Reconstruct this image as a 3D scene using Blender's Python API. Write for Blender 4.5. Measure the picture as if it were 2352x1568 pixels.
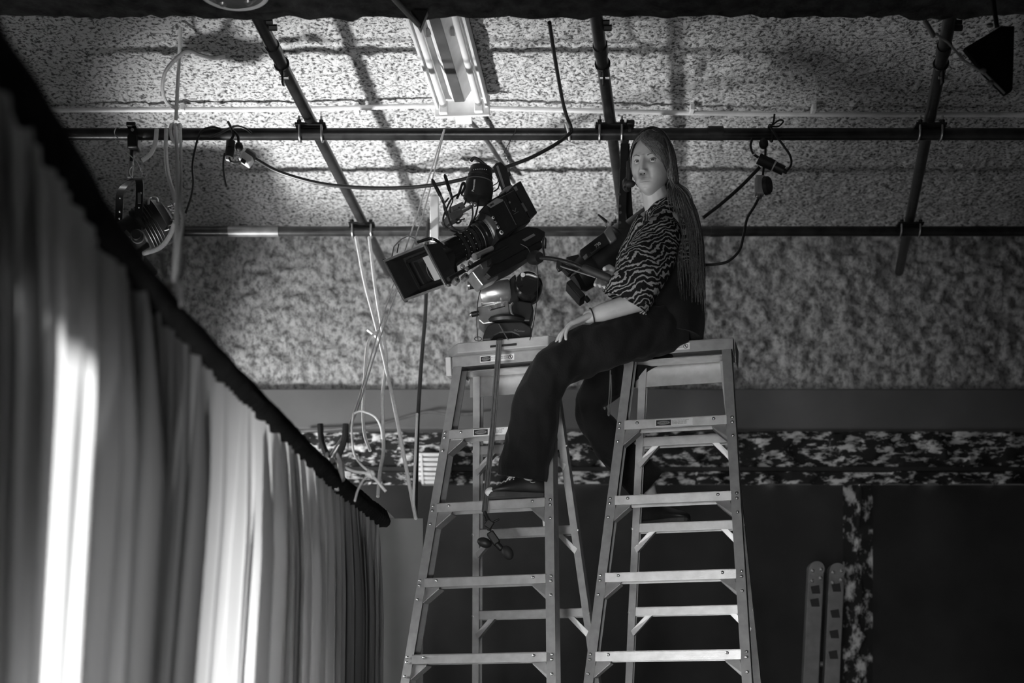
import bpy, bmesh, math, random
import numpy as np
from mathutils import Vector, Matrix, Quaternion
from mathutils.noise import fractal as mnoise, noise as pnoise

for o in list(bpy.data.objects):
    bpy.data.objects.remove(o, do_unlink=True)
SC = bpy.context.scene
COL = SC.collection
random.seed(7)
RNG = np.random.default_rng(11)

# ------------------------------------------------------------------ camera
F = 2352 * 50 / 36.0          # focal length in pixels of the 2352 x 1568 frame
YH = 1720.0                   # eye level row: level camera, rising front
EYE = 1.40
cam_d = bpy.data.cameras.new('camera')
cam = bpy.data.objects.new('camera', cam_d); COL.objects.link(cam)
cam.location = (0, 0, EYE); cam.rotation_euler = (math.pi / 2, 0, 0)
cam_d.sensor_width = 36; cam_d.lens = 50
cam_d.shift_y = (YH - 784) / 2352
cam_d.dof.use_dof = True; cam_d.dof.focus_distance = 5.6; cam_d.dof.aperture_fstop = 2.2
cam_d.clip_start = 0.05
SC.camera = cam

# ------------------------------------------------------------------ world, lights, exposure
w = bpy.data.worlds.new('world'); SC.world = w; w.use_nodes = True
bgn = w.node_tree.nodes['Background']
bgn.inputs[0].default_value = (0.5, 0.5, 0.5, 1); bgn.inputs[1].default_value = 0.05
vs = SC.view_settings
vs.view_transform = 'Standard'; vs.look = 'None'; vs.exposure = 0.0; vs.gamma = 1.0; vs.use_curve_mapping = False

def add_light(name, kind, loc, target, energy, **kw):
    d = bpy.data.lights.new(name, kind); d.energy = energy
    o = bpy.data.objects.new(name, d); COL.objects.link(o); o.location = loc
    dirv = Vector(target) - Vector(loc)
    o.rotation_euler = dirv.to_track_quat('-Z', 'Y').to_euler()
    for k, v in kw.items():
        setattr(d, k, v)
    return o
# low film lamp on the floor behind the curtain, tilted up at the ceiling
add_light('floor_spot', 'SPOT', (-3.1, 6.15, 0.35), (-0.50, 6.75, EYE + 2.97), 1750,
          spot_size=math.radians(34), spot_blend=1.0, shadow_soft_size=0.13)
# skylight falling in through the side windows (x = -3.8)
for wy, tg_, en in ((1.95, (-0.6, 1.95, 0.15), 140), (4.0, (-0.6, 3.75, 0.6), 190), (5.85, (-0.6, 5.2, 0.6), 50)):
    add_light('window_daylight', 'AREA', (-3.72, wy, 1.75), tg_, en, shape='RECTANGLE', size=0.7, size_y=1.8, spread=math.radians(38))
# added fill, no lamp built, behind the curtain, grazing the sprayed wall
add_light('wall_fill', 'AREA', (-2.0, 6.75, 2.5), (-0.7, 8.1, 3.35), 15, shape='DISK', size=0.35, spread=math.radians(110))
# added fill spot just left of the curtain, brightening the ladder tops
add_light('side_fill', 'SPOT', (-1.35, 4.25, 1.9), (0.3, 5.6, 3.2), 190, spot_size=math.radians(35), spot_blend=0.8, shadow_soft_size=0.45)
# added low fill spot beside the viewpoint, tilted up at the film camera
add_light('front_fill', 'SPOT', (-0.32, 0.9, 0.85), (-0.75, 5.6, 3.0), 230, spot_size=math.radians(41), spot_blend=0.9, shadow_soft_size=0.12)
# added area fill behind the camera, in front of the closed wall
add_light('rear_fill', 'AREA', (-0.9, -1.9, 1.0), (0.0, 5.5, 1.5), 13, shape='RECTANGLE', size=1.0, size_y=2.0, spread=math.radians(34))
# low sun through the side windows
add_light('sun', 'SUN', (-9, 4, 5), (-8, 3.4, 4.8), 15.0, angle=math.radians(0.8))

# ------------------------------------------------------------------ helpers
def P(px, py, D):
    return Vector(((px - 1176) / F * D, D, EYE + (YH - py) / F * D))
def PZ(px, py, zrel):                      # point at a given height above the eye
    D = zrel * F / (YH - py)
    return Vector(((px - 1176) / F * D, D, EYE + zrel))

ROOT = {}
def catmull(pts, n=8, closed=False):
    pts = [Vector(p) for p in pts]
    if len(pts) < 3:
        return pts
    out = []
    m = len(pts)
    for i in range(m - 1):
        p0 = pts[i - 1] if i > 0 else pts[0] * 2 - pts[1]
        p1, p2 = pts[i], pts[i + 1]
        p3 = pts[i + 2] if i + 2 < m else pts[-1] * 2 - pts[-2]
        for k in range(n):
            t = k / n
            out.append(0.5 * ((2 * p1) + (p2 - p0) * t + (2 * p0 - 5 * p1 + 4 * p2 - p3) * t * t + (3 * p1 - p0 - 3 * p2 + p3) * t ** 3))
    out.append(pts[-1])
    return out

def frame(d):
    d = Vector(d).normalized()
    a = Vector((0, 0, 1)) if abs(d.z) < 0.9 else Vector((1, 0, 0))
    u = d.cross(a).normalized()
    return u, u.cross(d).normalized()

class MB:
    def __init__(s):
        s.v = []; s.f = []
    def add(s, vs, fs):
        o = len(s.v); s.v += [Vector(v) for v in vs]; s.f += [[i + o for i in f] for f in fs]; return s
    def obox(s, c, ax, ay, az):
        c, ax, ay, az = Vector(c), Vector(ax), Vector(ay), Vector(az)
        vs = [c + ax * i + ay * j + az * k for i in (-1, 1) for j in (-1, 1) for k in (-1, 1)]
        if ax.cross(ay).dot(az) > 0:
            fs = [[0, 1, 3, 2], [4, 6, 7, 5], [0, 4, 5, 1], [2, 3, 7, 6], [0, 2, 6, 4], [1, 5, 7, 3]]
        else:
            fs = [[2, 3, 1, 0], [5, 7, 6, 4], [1, 5, 4, 0], [6, 7, 3, 2], [4, 6, 2, 0], [3, 7, 5, 1]]
        return s.add(vs, fs)
    def box(s, c, sz, R=None):
        R = R or Matrix.Identity(3)
        return s.obox(c, R @ Vector((sz[0] / 2, 0, 0)), R @ Vector((0, sz[1] / 2, 0)), R @ Vector((0, 0, sz[2] / 2)))
    def bar(s, p0, p1, wv, hv):            # wv, hv: half-extent vectors
        p0, p1 = Vector(p0), Vector(p1)
        return s.obox((p0 + p1) / 2, (p1 - p0) / 2, wv, hv)
    def rings(s, rings, cap0=True, cap1=True, closed=True):
        n = len(rings[0]); o = len(s.v); fs = []
        vs = [p for r in rings for p in r]
        for i in range(len(rings) - 1):
            for j in range(n if closed else n - 1):
                k = (j + 1) % n
                fs.append([i * n + j, i * n + k, (i + 1) * n + k, (i + 1) * n + j])
        if cap0: fs.append([j for j in range(n - 1, -1, -1)])
        if cap1: fs.append([(len(rings) - 1) * n + j for j in range(n)])
        return s.add(vs, fs)
    def cyl(s, p0, p1, r0, r1=None, n=16, cap=True):
        r1 = r0 if r1 is None else r1
        p0, p1 = Vector(p0), Vector(p1)
        return s.lathe(p0, p1 - p0, [(0, r0), (1, r1)], n, cap)
    def lathe(s, p0, axis, prof, n=20, cap=True):
        p0, axis = Vector(p0), Vector(axis); u, v = frame(axis)
        rs = []
        for t, r in prof:
            rs.append([p0 + axis * t + (u * math.cos(2 * math.pi * j / n) + v * math.sin(2 * math.pi * j / n)) * max(r, 1e-4) for j in range(n)])
        return s.rings(rs, cap, cap)
    def tube(s, pts, r, n=8, sub=0, cap=True):
        if sub: pts = catmull(pts, sub)
        pts = [Vector(p) for p in pts]
        m = len(pts)
        tang = [(pts[min(i + 1, m - 1)] - pts[max(i - 1, 0)]).normalized() for i in range(m)]
        u, v = frame(tang[0]); rs = []
        for i in range(m):
            u = (u - tang[i] * u.dot(tang[i]))
            u = u.normalized() if u.length > 1e-6 else frame(tang[i])[0]
            v = tang[i].cross(u)
            rr = r(i / max(m - 1, 1)) if callable(r) else r
            rs.append([pts[i] + (u * math.cos(2 * math.pi * j / n) + v * math.sin(2 * math.pi * j / n)) * rr for j in range(n)])
        return s.rings(rs, cap, cap)
    def prism(s, poly, vec):
        poly = [Vector(p) for p in poly]; vec = Vector(vec); n = len(poly)
        nrm = Vector((0, 0, 0))
        for i in range(n): nrm += poly[i].cross(poly[(i + 1) % n])
        if nrm.dot(vec) < 0: poly = poly[::-1]
        vs = poly + [p + vec for p in poly]
        fs = [list(range(n - 1, -1, -1)), list(range(n, 2 * n))] + [[i, (i + 1) % n, (i + 1) % n + n, i + n] for i in range(n)]
        return s.add(vs, fs)
    def sphere(s, c, r, nu=16, nv=10, R=None):
        r = (r, r, r) if not hasattr(r, '__len__') else r
        R = R or Matrix.Identity(3); c = Vector(c); rs = []
        for i in range(nv + 1):
            th = math.pi * i / nv
            st = max(math.sin(th), 1e-3)
            rs.append([c + R @ Vector((r[0] * st * math.cos(2 * math.pi * j / nu), r[1] * st * math.sin(2 * math.pi * j / nu), -r[2] * math.cos(th))) for j in range(nu)])
        return s.rings(rs)
    def torus(s, c, ax, R, r, n=20, m=8, a0=0.0, a1=2 * math.pi):
        u, v = frame(ax); full = abs(a1 - a0 - 2 * math.pi) < 1e-6
        k = n if not full else n
        pts = [Vector(c) + (u * math.cos(a0 + (a1 - a0) * i / k) + v * math.sin(a0 + (a1 - a0) * i / k)) * R for i in range(k + 1)]
        return s.tube(pts, r, m)
    def build(s, name, mat, parent=None, smooth=30, bevel=0, local=False, kind=None):
        vs = s.v
        base = Vector((0, 0, 0))
        if parent is not None and not local:
            base = ROOT[parent.name]
        elif parent is None and not local:
            xs = [v.x for v in vs]; ys = [v.y for v in vs]; zs = [v.z for v in vs]
            base = Vector(((min(xs) + max(xs)) / 2, (min(ys) + max(ys)) / 2, min(zs)))
        me = bpy.data.meshes.new(name)
        me.from_pydata([tuple(v - base) for v in vs], [], s.f); me.update()
        if smooth:
            me.shade_smooth()
            try: me.set_sharp_from_angle(angle=math.radians(smooth))
            except Exception: pass
        o = bpy.data.objects.new(name, me); COL.objects.link(o)
        me.materials.append(mat)
        if parent is not None: o.parent = parent
        elif not local: o.location = base
        ROOT[o.name] = base
        if bevel:
            b = o.modifiers.new('bevel', 'BEVEL'); b.width = bevel; b.segments = 2; b.limit_method = 'ANGLE'
        if kind: o['kind'] = kind
        return o

def thing(name, label, cat, loc=(0, 0, 0), group=None, rotz=0):
    o = bpy.data.objects.new(name, None); COL.objects.link(o)
    o.empty_display_size = 0.1
    o.location = loc; o.rotation_euler = (0, 0, rotz)
    o['label'] = label; o['category'] = cat
    if group: o['group'] = group
    ROOT[o.name] = Vector(loc)
    return o
def tag(o, label, cat, group=None):
    o['label'] = label; o['category'] = cat
    if group: o['group'] = group
    return o
def struct(o, label=None):
    o['kind'] = 'structure'
    if label: o['label'] = label
    return o
def text(body, size, org, xd, yd, mat, parent, name='lettering', depth=0.0006, center=False):
    cu = bpy.data.curves.new('txt', 'FONT'); cu.body = body; cu.size = size; cu.extrude = depth
    cu.resolution_u = 2
    if center: cu.align_x = 'CENTER'; cu.align_y = 'CENTER'
    to = bpy.data.objects.new('txt', cu); COL.objects.link(to)
    dg = bpy.context.evaluated_depsgraph_get(); dg.update()
    me = bpy.data.meshes.new_from_object(to.evaluated_get(dg))
    bpy.data.objects.remove(to, do_unlink=True)
    xd = Vector(xd).normalized(); yd = Vector(yd); yd = (yd - xd * yd.dot(xd)).normalized(); zd = xd.cross(yd)
    M = Matrix((xd, yd, zd)).transposed()
    org = Vector(org); base = ROOT[parent.name] if parent is not None else Vector((0, 0, 0))
    for v in me.vertices:
        v.co = org + M @ v.co - base
    me.materials.clear(); me.materials.append(mat); me.name = name
    o = bpy.data.objects.new(name, me); COL.objects.link(o)
    if parent is not None: o.parent = parent
    ROOT[o.name] = base
    return o

# ------------------------------------------------------------------ materials (all grey: black and white photograph)
def mat(name, v, rough=0.6, metal=0.0, var=0.25, scale=12.0, bump=0.0, bscale=120.0, spec=0.4, sheen=0.0):
    m = bpy.data.materials.new(name); m.use_nodes = True
    nt = m.node_tree; b = nt.nodes['Principled BSDF']
    b.inputs['Roughness'].default_value = rough; b.inputs['Metallic'].default_value = metal
    b.inputs['Specular IOR Level'].default_value = spec
    if sheen: b.inputs['Sheen Weight'].default_value = sheen
    tc = nt.nodes.new('ShaderNodeTexCoord')
    n = nt.nodes.new('ShaderNodeTexNoise'); n.inputs['Scale'].default_value = scale; n.inputs['Detail'].default_value = 5
    nt.links.new(tc.outputs['Object'], n.inputs['Vector'])
    cr = nt.nodes.new('ShaderNodeValToRGB')
    lo, hi = v * (1 - var), min(v * (1 + var), 1)
    cr.color_ramp.elements[0].position = 0.3; cr.color_ramp.elements[0].color = (lo, lo, lo, 1)
    cr.color_ramp.elements[1].position = 0.7; cr.color_ramp.elements[1].color = (hi, hi, hi, 1)
    nt.links.new(n.outputs['Fac'], cr.inputs['Fac'])
    nt.links.new(cr.outputs['Color'], b.inputs['Base Color'])
    if bump:
        n2 = nt.nodes.new('ShaderNodeTexNoise'); n2.inputs['Scale'].default_value = bscale; n2.inputs['Detail'].default_value = 4
        nt.links.new(tc.outputs['Object'], n2.inputs['Vector'])
        bp = nt.nodes.new('ShaderNodeBump'); bp.inputs['Strength'].default_value = bump; bp.inputs['Distance'].default_value = 0.01
        nt.links.new(n2.outputs['Fac'], bp.inputs['Height']); nt.links.new(bp.outputs['Normal'], b.inputs['Normal'])
    return m
M = {}
M['alu'] = mat('brushed_aluminium', 0.52, 0.42, 0.75, 0.12, 25, 0.06, 300)
M['alu_rail'] = mat('matte_ladder_rail', 0.33, 0.55, 0.3, 0.12, 30, 0.05, 400)
M['rivet'] = mat('rivet_steel', 0.6, 0.3, 0.9, 0.1)
M['pipe'] = mat('dark_scaffold_pipe', 0.035, 0.3, 0.35, 0.5, 14, 0.05, 60, spec=0.5)
M['zinc'] = mat('zinc_bolt', 0.5, 0.35, 0.85, 0.2)
M['black_metal'] = mat('black_metal', 0.013, 0.42, 0.0, 0.3, 20)
M['black_plastic'] = mat('black_plastic', 0.02, 0.45, 0.0, 0.3, 20)
M['black_gloss'] = mat('black_gloss', 0.012, 0.18, 0.0, 0.2, 20, spec=0.5)
M['rubber'] = mat('black_rubber', 0.02, 0.6, 0, 0.3, 30)
M['silver'] = mat('machined_silver', 0.55, 0.3, 0.85, 0.15, 30)
M['grey_metal'] = mat('grey_metal', 0.22, 0.4, 0.6, 0.2, 20)
M['white_paint'] = mat('white_enamel', 0.78, 0.35, 0, 0.08, 20)
M['tube'] = mat('fluorescent_tube_glass', 0.85, 0.12, 0, 0.03, 10)
M['fix_dark'] = mat('smoky_reflector', 0.12, 0.4, 0.2, 0.3, 8)
M['rope'] = mat('white_rope', 0.82, 0.85, 0, 0.08, 60, 0.3, 500)
M['cable'] = mat('black_cable', 0.025, 0.4, 0, 0.3, 30)
M['wood'] = mat('plywood', 0.36, 0.6, 0, 0.25, 8, 0.1, 80)
M['cloth_black'] = mat('black_cloth', 0.012, 0.95, 0, 0.3, 20, 0.25, 200, spec=0.1)
M['trousers'] = mat('black_cotton', 0.011, 0.9, 0, 0.2, 14, 0.2, 120, spec=0.15, sheen=0.05)
M['skin'] = mat('skin', 0.42, 0.5, 0, 0.08, 30, 0.05, 300)
M['hair'] = mat('blond_hair', 0.11, 0.4, 0, 0.6, 140)
M['lip'] = mat('lips', 0.36, 0.45, 0, 0.08, 30)
M['brow'] = mat('eyebrow', 0.13, 0.7, 0, 0.2, 30)
M['eyewhite'] = mat('eye_white', 0.5, 0.2, 0, 0.05)
M['iris'] = mat('iris', 0.04, 0.1, 0, 0.1)
M['sticker'] = mat('white_sticker', 0.72, 0.5, 0, 0.06, 40)
M['ink'] = mat('black_ink', 0.015, 0.6, 0, 0.1)
M['sticker_grey'] = mat('grey_sticker_oval', 0.2, 0.6, 0, 0.1)
M['print_white'] = mat('white_print', 0.75, 0.5, 0, 0.05)
M['strap'] = mat('webbing_strap', 0.085, 0.8, 0, 0.2, 40, 0.3, 400)
M['board'] = mat('grey_board', 0.26, 0.8, 0, 0.06, 8)
M['floor'] = mat('concrete_floor', 0.18, 0.85, 0, 0.25, 3, 0.1, 20)
M['dark_wall'] = mat('dark_painted_wall', 0.024, 0.85, 0, 0.5, 2.2, 0.1, 30)
M['trim'] = mat('grey_band_paint', 0.13, 0.7, 0, 0.15, 3, 0.05, 20)
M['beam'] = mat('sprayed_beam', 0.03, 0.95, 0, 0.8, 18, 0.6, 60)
M['plaster'] = mat('side_plaster', 0.3, 0.9, 0, 0.2, 5, 0.1, 30)
M['card'] = mat('white_plastic_card', 0.7, 0.5, 0, 0.06)

def popcorn(name, base, speck, scale, stretch=(1, 1, 1), contrast=(0.42, 0.56), bump=0.8):
    m = bpy.data.materials.new(name); m.use_nodes = True
    nt = m.node_tree; b = nt.nodes['Principled BSDF']; b.inputs['Roughness'].default_value = 0.95
    b.inputs['Specular IOR Level'].default_value = 0.1
    tc = nt.nodes.new('ShaderNodeTexCoord'); mp = nt.nodes.new('ShaderNodeMapping')
    mp.inputs['Scale'].default_value = stretch
    nt.links.new(tc.outputs['Object'], mp.inputs['Vector'])
    n = nt.nodes.new('ShaderNodeTexNoise'); n.inputs['Scale'].default_value = scale; n.inputs['Detail'].default_value = 6; n.inputs['Roughness'].default_value = 0.62
    nt.links.new(mp.outputs['Vector'], n.inputs['Vector'])
    cr = nt.nodes.new('ShaderNodeValToRGB')
    cr.color_ramp.elements[0].position = contrast[0]; cr.color_ramp.elements[0].color = (speck, speck, speck, 1)
    cr.color_ramp.elements[1].position = contrast[1]; cr.color_ramp.elements[1].color = (base, base, base, 1)
    nt.links.new(n.outputs['Fac'], cr.inputs['Fac']); nt.links.new(cr.outputs['Color'], b.inputs['Base Color'])
    bp = nt.nodes.new('ShaderNodeBump'); bp.inputs['Strength'].default_value = bump; bp.inputs['Distance'].default_value = 0.012
    nt.links.new(n.outputs['Fac'], bp.inputs['Height']); nt.links.new(bp.outputs['Normal'], b.inputs['Normal'])
    return m
M['ceil'] = popcorn('sprayed_popcorn_ceiling', 0.66, 0.10, 62, contrast=(0.40, 0.52), bump=1.0)  # dark specks put dirt and the relief's small shadows into the colour
M['wallspray'] = popcorn('sprayed_popcorn_wall', 0.50, 0.17, 40, (1, 1, 0.8), contrast=(0.36, 0.58), bump=1.0)  # dark specks put the grazing shade of the relief into the colour
M['flake'] = popcorn('flaking_paint', 0.7, 0.03, 17, (0.6, 1, 1.5), contrast=(0.5, 0.6), bump=0.3)
# ================================================================== STRUCTURE
ZC = 2.97                         # ceiling above eye
WALL = 8.10                       # distance of the far wall
def vnoise(nx, ny, cell, rng):
    gx, gy = int(nx / cell) + 3, int(ny / cell) + 3
    g = rng.random((gy, gx))
    X = np.arange(nx) / cell; Y = np.arange(ny) / cell
    xi = X.astype(int); yi = Y.astype(int); fx = X - xi; fy = Y - yi
    fx = fx * fx * (3 - 2 * fx); fy = fy * fy * (3 - 2 * fy)
    a = g[np.ix_(yi, xi)]; b = g[np.ix_(yi, xi + 1)]; c = g[np.ix_(yi + 1, xi)]; d = g[np.ix_(yi + 1, xi + 1)]
    fx = fx[None, :]; fy = fy[:, None]
    return a * (1 - fx) * (1 - fy) + b * fx * (1 - fy) + c * (1 - fx) * fy + d * fx * fy
def relief_plane(name, org, ux, uy, nx, ny, height, material):
    h = height(nx, ny)
    nrm = Vector(ux).cross(Vector(uy)).normalized()
    X, Y = np.meshgrid(np.linspace(0, 1, nx), np.linspace(0, 1, ny))
    co = (np.array(org)[None, None] + X[..., None] * np.array(ux) + Y[..., None] * np.array(uy) + h[..., None] * np.array(nrm)).reshape(-1, 3)
    i = np.arange(nx * ny).reshape(ny, nx)
    q = np.stack([i[:-1, :-1], i[:-1, 1:], i[1:, 1:], i[1:, :-1]], -1).reshape(-1, 4)
    me = bpy.data.meshes.new(name)
    me.vertices.add(len(co)); me.vertices.foreach_set('co', (co - np.array(org)).ravel())
    me.loops.add(q.size); me.loops.foreach_set('vertex_index', q.ravel())
    me.polygons.add(len(q)); me.polygons.foreach_set('loop_start', np.arange(len(q)) * 4)
    me.update(calc_edges=True); me.shade_smooth()
    me.materials.append(material)
    o = bpy.data.objects.new(name, me); COL.objects.link(o); o.location = org; ROOT[o.name] = Vector(org)
    return o
def ceil_h(nx, ny):
    r = np.random.default_rng(3)
    n = 0.45 * vnoise(nx, ny, 2.2, r) + 0.35 * vnoise(nx, ny, 4, r) + 0.3 * vnoise(nx, ny, 9, r)
    n = np.clip(n - 0.42, 0, 1) ** 1.2
    return 0.034 * n
# ceiling normal must face down: ux x uy = -z
c_o = relief_plane('ceiling', (-3.8, 8.12, EYE + ZC), (8.6, 0, 0), (0, -3.5, 0), 860, 350, ceil_h, M['ceil'])
struct(c_o)
def wall_h(nx, ny):
    r = np.random.default_rng(5)
    n = 0.5 * vnoise(nx, ny, 3.5, r) + 0.4 * vnoise(nx, ny, 7, r) + 0.4 * vnoise(nx, ny, 16, r)
    return 0.065 * (n - 0.3)
zb0 = (YH - 900) / F * WALL          # lower edge of the sprayed wall
zb1 = (YH - 992) / F * WALL
zb2 = (YH - 1112) / F * WALL
w_o = relief_plane('wall_back', (-3.8, WALL, EYE + zb0), (8.6, 0, 0), (0, 0, ZC - zb0 + 0.02), 720, 90, wall_h, M['wallspray'])
struct(w_o)
b = MB().box((0.5, WALL + 0.0, EYE + (zb0 + zb1) / 2), (8.6, 0.16, zb0 - zb1))
struct(b.build('trim_1', M['trim'], bevel=0.01))
def flake_h(nx, ny):
    r = np.random.default_rng(9)
    n = vnoise(nx, ny, 4, r) * 0.5 + vnoise(nx, ny, 9, r) * 0.5
    return 0.03 * (n > 0.52) + 0.008 * n
f_o = relief_plane('trim_2', (-3.8, WALL + 0.02, EYE + zb2), (8.6, 0, 0), (0, 0, zb1 - zb2), 500, 24, flake_h, M['flake'])
struct(f_o)
b = MB().box((0.5, WALL - 0.01, EYE + (YH - 1079) / F * WALL), (8.6, 0.05, 0.022)); struct(b.build('trim_3', M['dark_wall']))
b = MB().box((0.5, WALL + 0.11, (EYE + zb2) / 2), (8.6, 0.18, EYE + zb2)); struct(b.build('wall_back_lower', M['dark_wall']))
# peeling paint beside the dark bay on the right
def peel_h(nx, ny):
    r = np.random.default_rng(21)
    n = vnoise(nx, ny, 5, r) * 0.6 + vnoise(nx, ny, 11, r) * 0.4
    X = np.linspace(-1, 1, nx)[None, :]; Y = np.linspace(0, 1, ny)[:, None]
    c = 0.25 * np.sin(Y * 7) ; wd = 0.35 + 0.25 * np.sin(Y * 11 + 1)
    return 0.028 * ((n - 0.25 * np.abs(X - c) / wd) > 0.3) - 0.012
px0 = P(1938, 1112, WALL)
pl = relief_plane('trim_4', (px0.x, WALL + 0.006, 0.1), (0.17, 0, 0), (0, 0, EYE + zb2 - 0.1), 24, 160, peel_h, popcorn('peeling_paint', 0.5, 0.025, 13, (1, 1, 0.7), contrast=(0.5, 0.62), bump=0.4))
struct(pl)
# column edge in the dark bay
# floor, side walls
b = MB().box((0.5, 3.2, -0.05), (8.6, 10.4, 0.1)); struct(b.build('floor', M['floor']))
b = MB()
XW = -3.9
wins = [(1.58, 2.32), (3.62, 4.36), (5.42, 6.22), (7.55, 8.09)]
ztop, zsill = 2.68, 0.85
ys = [-2.0] + [v for q in wins for v in q] + [8.2]
for i in range(0, len(ys), 2):
    b.box((XW, (ys[i] + ys[i + 1]) / 2, 2.2), (0.2, ys[i + 1] - ys[i], 4.4))
for a, c in wins:
    b.box((XW, (a + c) / 2, (ztop + 4.4) / 2), (0.2, c - a, 4.4 - ztop)); b.box((XW, (a + c) / 2, zsill / 2), (0.2, c - a, zsill))
struct(b.build('wall_left', M['plaster']))
for k, (a, c) in enumerate(wins):
    fr = MB()
    for yy in (a + 0.02, c - 0.02): fr.box((XW, yy, (ztop + zsill) / 2), (0.06, 0.04, ztop - zsill))
    for zz in (zsill + 0.02, ztop - 0.02): fr.box((XW, (a + c) / 2, zz), (0.06, c - a, 0.04))
    struct(fr.build('window_%d' % (k + 1), M['dark_wall']))
b = MB().box((4.85, 3.2, 2.2), (0.1, 10.4, 4.4)); struct(b.build('wall_right', M['dark_wall']))
b = MB().box((0.5, -2.05, 2.2), (8.6, 0.1, 4.4)); struct(b.build('wall_front', M['dark_wall']))
b = MB().box((0.5, 1.2, EYE + ZC + 0.05), (8.6, 6.6, 0.1)); struct(b.build('ceiling_front', M['dark_wall']))
# rough beam crossing overhead
zbm = (YH - 50) / F * 4.9
def beam_h(nx, ny):
    r = np.random.default_rng(8)
    return 0.018 * vnoise(nx, ny, 4, r) + 0.014 * vnoise(nx, ny, 2, r)
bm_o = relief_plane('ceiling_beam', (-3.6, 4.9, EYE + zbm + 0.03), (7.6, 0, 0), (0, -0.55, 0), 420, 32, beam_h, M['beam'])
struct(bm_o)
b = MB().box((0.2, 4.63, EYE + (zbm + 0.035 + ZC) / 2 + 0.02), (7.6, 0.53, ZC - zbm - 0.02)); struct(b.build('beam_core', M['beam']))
# added unseen platform on the far wall behind the curtain (shades the left corner of the ceiling)
t = thing('light_blocker', 'added plywood platform fixed to the back wall, hidden behind the white curtain', 'blocker', (-2.6, 7.3, EYE + 1.75))
MB().box((-2.77, 7.42, EYE + 1.8), (2.0, 1.34, 0.03)).build('blocker_board', M['wood'], t)
for xx in (-3.6, -2.3):
    MB().prism([(xx, 8.09, EYE + 1.78), (xx, 6.95, EYE + 1.78), (xx, 8.09, EYE + 1.25)], (0.05, 0, 0)).build('bracket', M['wood'], t)

# ================================================================== PIPE GRID
ZP = 2.615; DM = 6.05; DS = ZP * F / (YH - 531)
RP = 0.0243
def ubolt(root, p, axis, along, name='u_bolt'):
    # U around a pipe running along `axis`; legs stand at +-along, threads up through a plate
    a = Vector(axis).normalized()
    up = Vector((0, 0, 1)); side = a.cross(up).normalized()
    R = RP + 0.006
    pts = []
    pts.append(p + side * R + up * (RP + 0.04))
    for k in range(0, 13):
        th = -math.pi * k / 12
        pts.append(p + side * (R * math.cos(th)) + up * (R * math.sin(th)))
    pts.append(p - side * R + up * (RP + 0.04))
    o = MB().tube(pts, 0.005, 8).build(name, M['zinc'], root)
    for sg in (1, -1):
        MB().cyl(p + side * (sg * R) + up * (RP + 0.012), p + side * (sg * R) + up * (RP + 0.022), 0.010, n=6).build('nut', M['black_metal'], o)
    return o
def cross_pipe(name, label, D, x0, x1, tilt=0.0):
    p0 = Vector((x0, D, EYE + ZP - tilt * (x0 - 0.5) * -1)); p1 = Vector((x1, D, EYE + ZP + tilt * (x1 - 0.5)))
    t = thing(name, label, 'pipe', p0, 'black scaffold pipes under the ceiling')
    MB().cyl(p0, p1, RP, n=24).build('tube', M['pipe'], t, smooth=40)
    return t
main = cross_pipe('scaffold_pipe', 'long black scaffold pipe crossing the picture just above the film camera and the head', DM, -3.7, 4.6)
second = cross_pipe('scaffold_pipe', 'rear black scaffold pipe close to the back wall, lower in the picture', DS, -3.6, 4.6)
ob = [(-0.854, 0.085), (0.4185, 0.129), (1.775, 0.205), (-2.12, 0.06)]
zo = EYE + ZP + 2 * RP + 0.004
labs = ['dark pipe sloping over the left side, clamped above the hanging cables',
        'dark pipe running to the rear directly over the seated head',
        'shadowed dark pipe running to the rear near the right edge',
        'dark pipe running to the rear at the far left, hidden behind the curtain']
def obx(k, D): return ob[k][0] + ob[k][1] * (D - DM)
for k in range(4):
    p0 = Vector((obx(k, 4.95), 4.95, zo)); p1 = Vector((obx(k, 7.95), 7.95, zo))
    t = thing('scaffold_pipe', labs[k], 'pipe', p0, 'black scaffold pipes under the ceiling')
    MB().cyl(p0, p1, RP, n=24).build('tube', M['pipe'], t, smooth=40)
    # sleeve, hanger strap and bolts
    d = (p1 - p0).normalized()
    q = p0 + d * ((5.42 - 4.95) / d.y)
    MB().cyl(q - d * 0.03, q + d * 0.03, RP + 0.004, n=24).build('sleeve', M['pipe'], t, smooth=40)
    hs = MB().torus(q + d * 0.12, d, RP + 0.003, 0.004, 20, 6)
    sd = Vector((1, 0, 0))
    hs.box(q + d * 0.12 + Vector((0.005, 0, -RP - 0.03)), (0.008, 0.03, 0.05))
    hg = hs.build('hanger_strap', M['black_metal'], t)
    nb = MB()
    nb.cyl(q + d * 0.12 + Vector((-0.01, 0, -RP - 0.03)), q + d * 0.12 + Vector((0.026, 0, -RP - 0.03)), 0.006, n=6)
    nb.build('bolt', M['zinc'], hg)
    nb = MB()
    nb.cyl(q - d * 0.16 + sd * (RP - 0.005), q - d * 0.16 + sd * (RP + 0.028), 0.011, n=6)
    nb.cyl(q - d * 0.20 + sd * (RP - 0.005), q - d * 0.20 + sd * (RP + 0.022), 0.009, n=6)
    nb.build('bolt', M['black_metal'], t)
for k, root_, D in [(0, main, DM), (1, main, DM), (2, main, DM), (0, second, DS), (2, second, DS), (1, second, DS)]:
    x = obx(k, D)
    for s in (-1, 1):
        ubolt(root_, Vector((x + s * 0.047, D, EYE + ZP)), (1, 0, 0), None)
    pb = MB().box((x, D, EYE + ZP + RP + 0.006), (0.13, 0.075, 0.008))
    pb.build('clamp_plate', M['black_metal'], root_)
MB().cyl(P(1625, 306, DM) , P(1660, 306, DM), RP + 0.005, n=24).build('coupling', M['pipe'], main, smooth=40)
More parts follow.
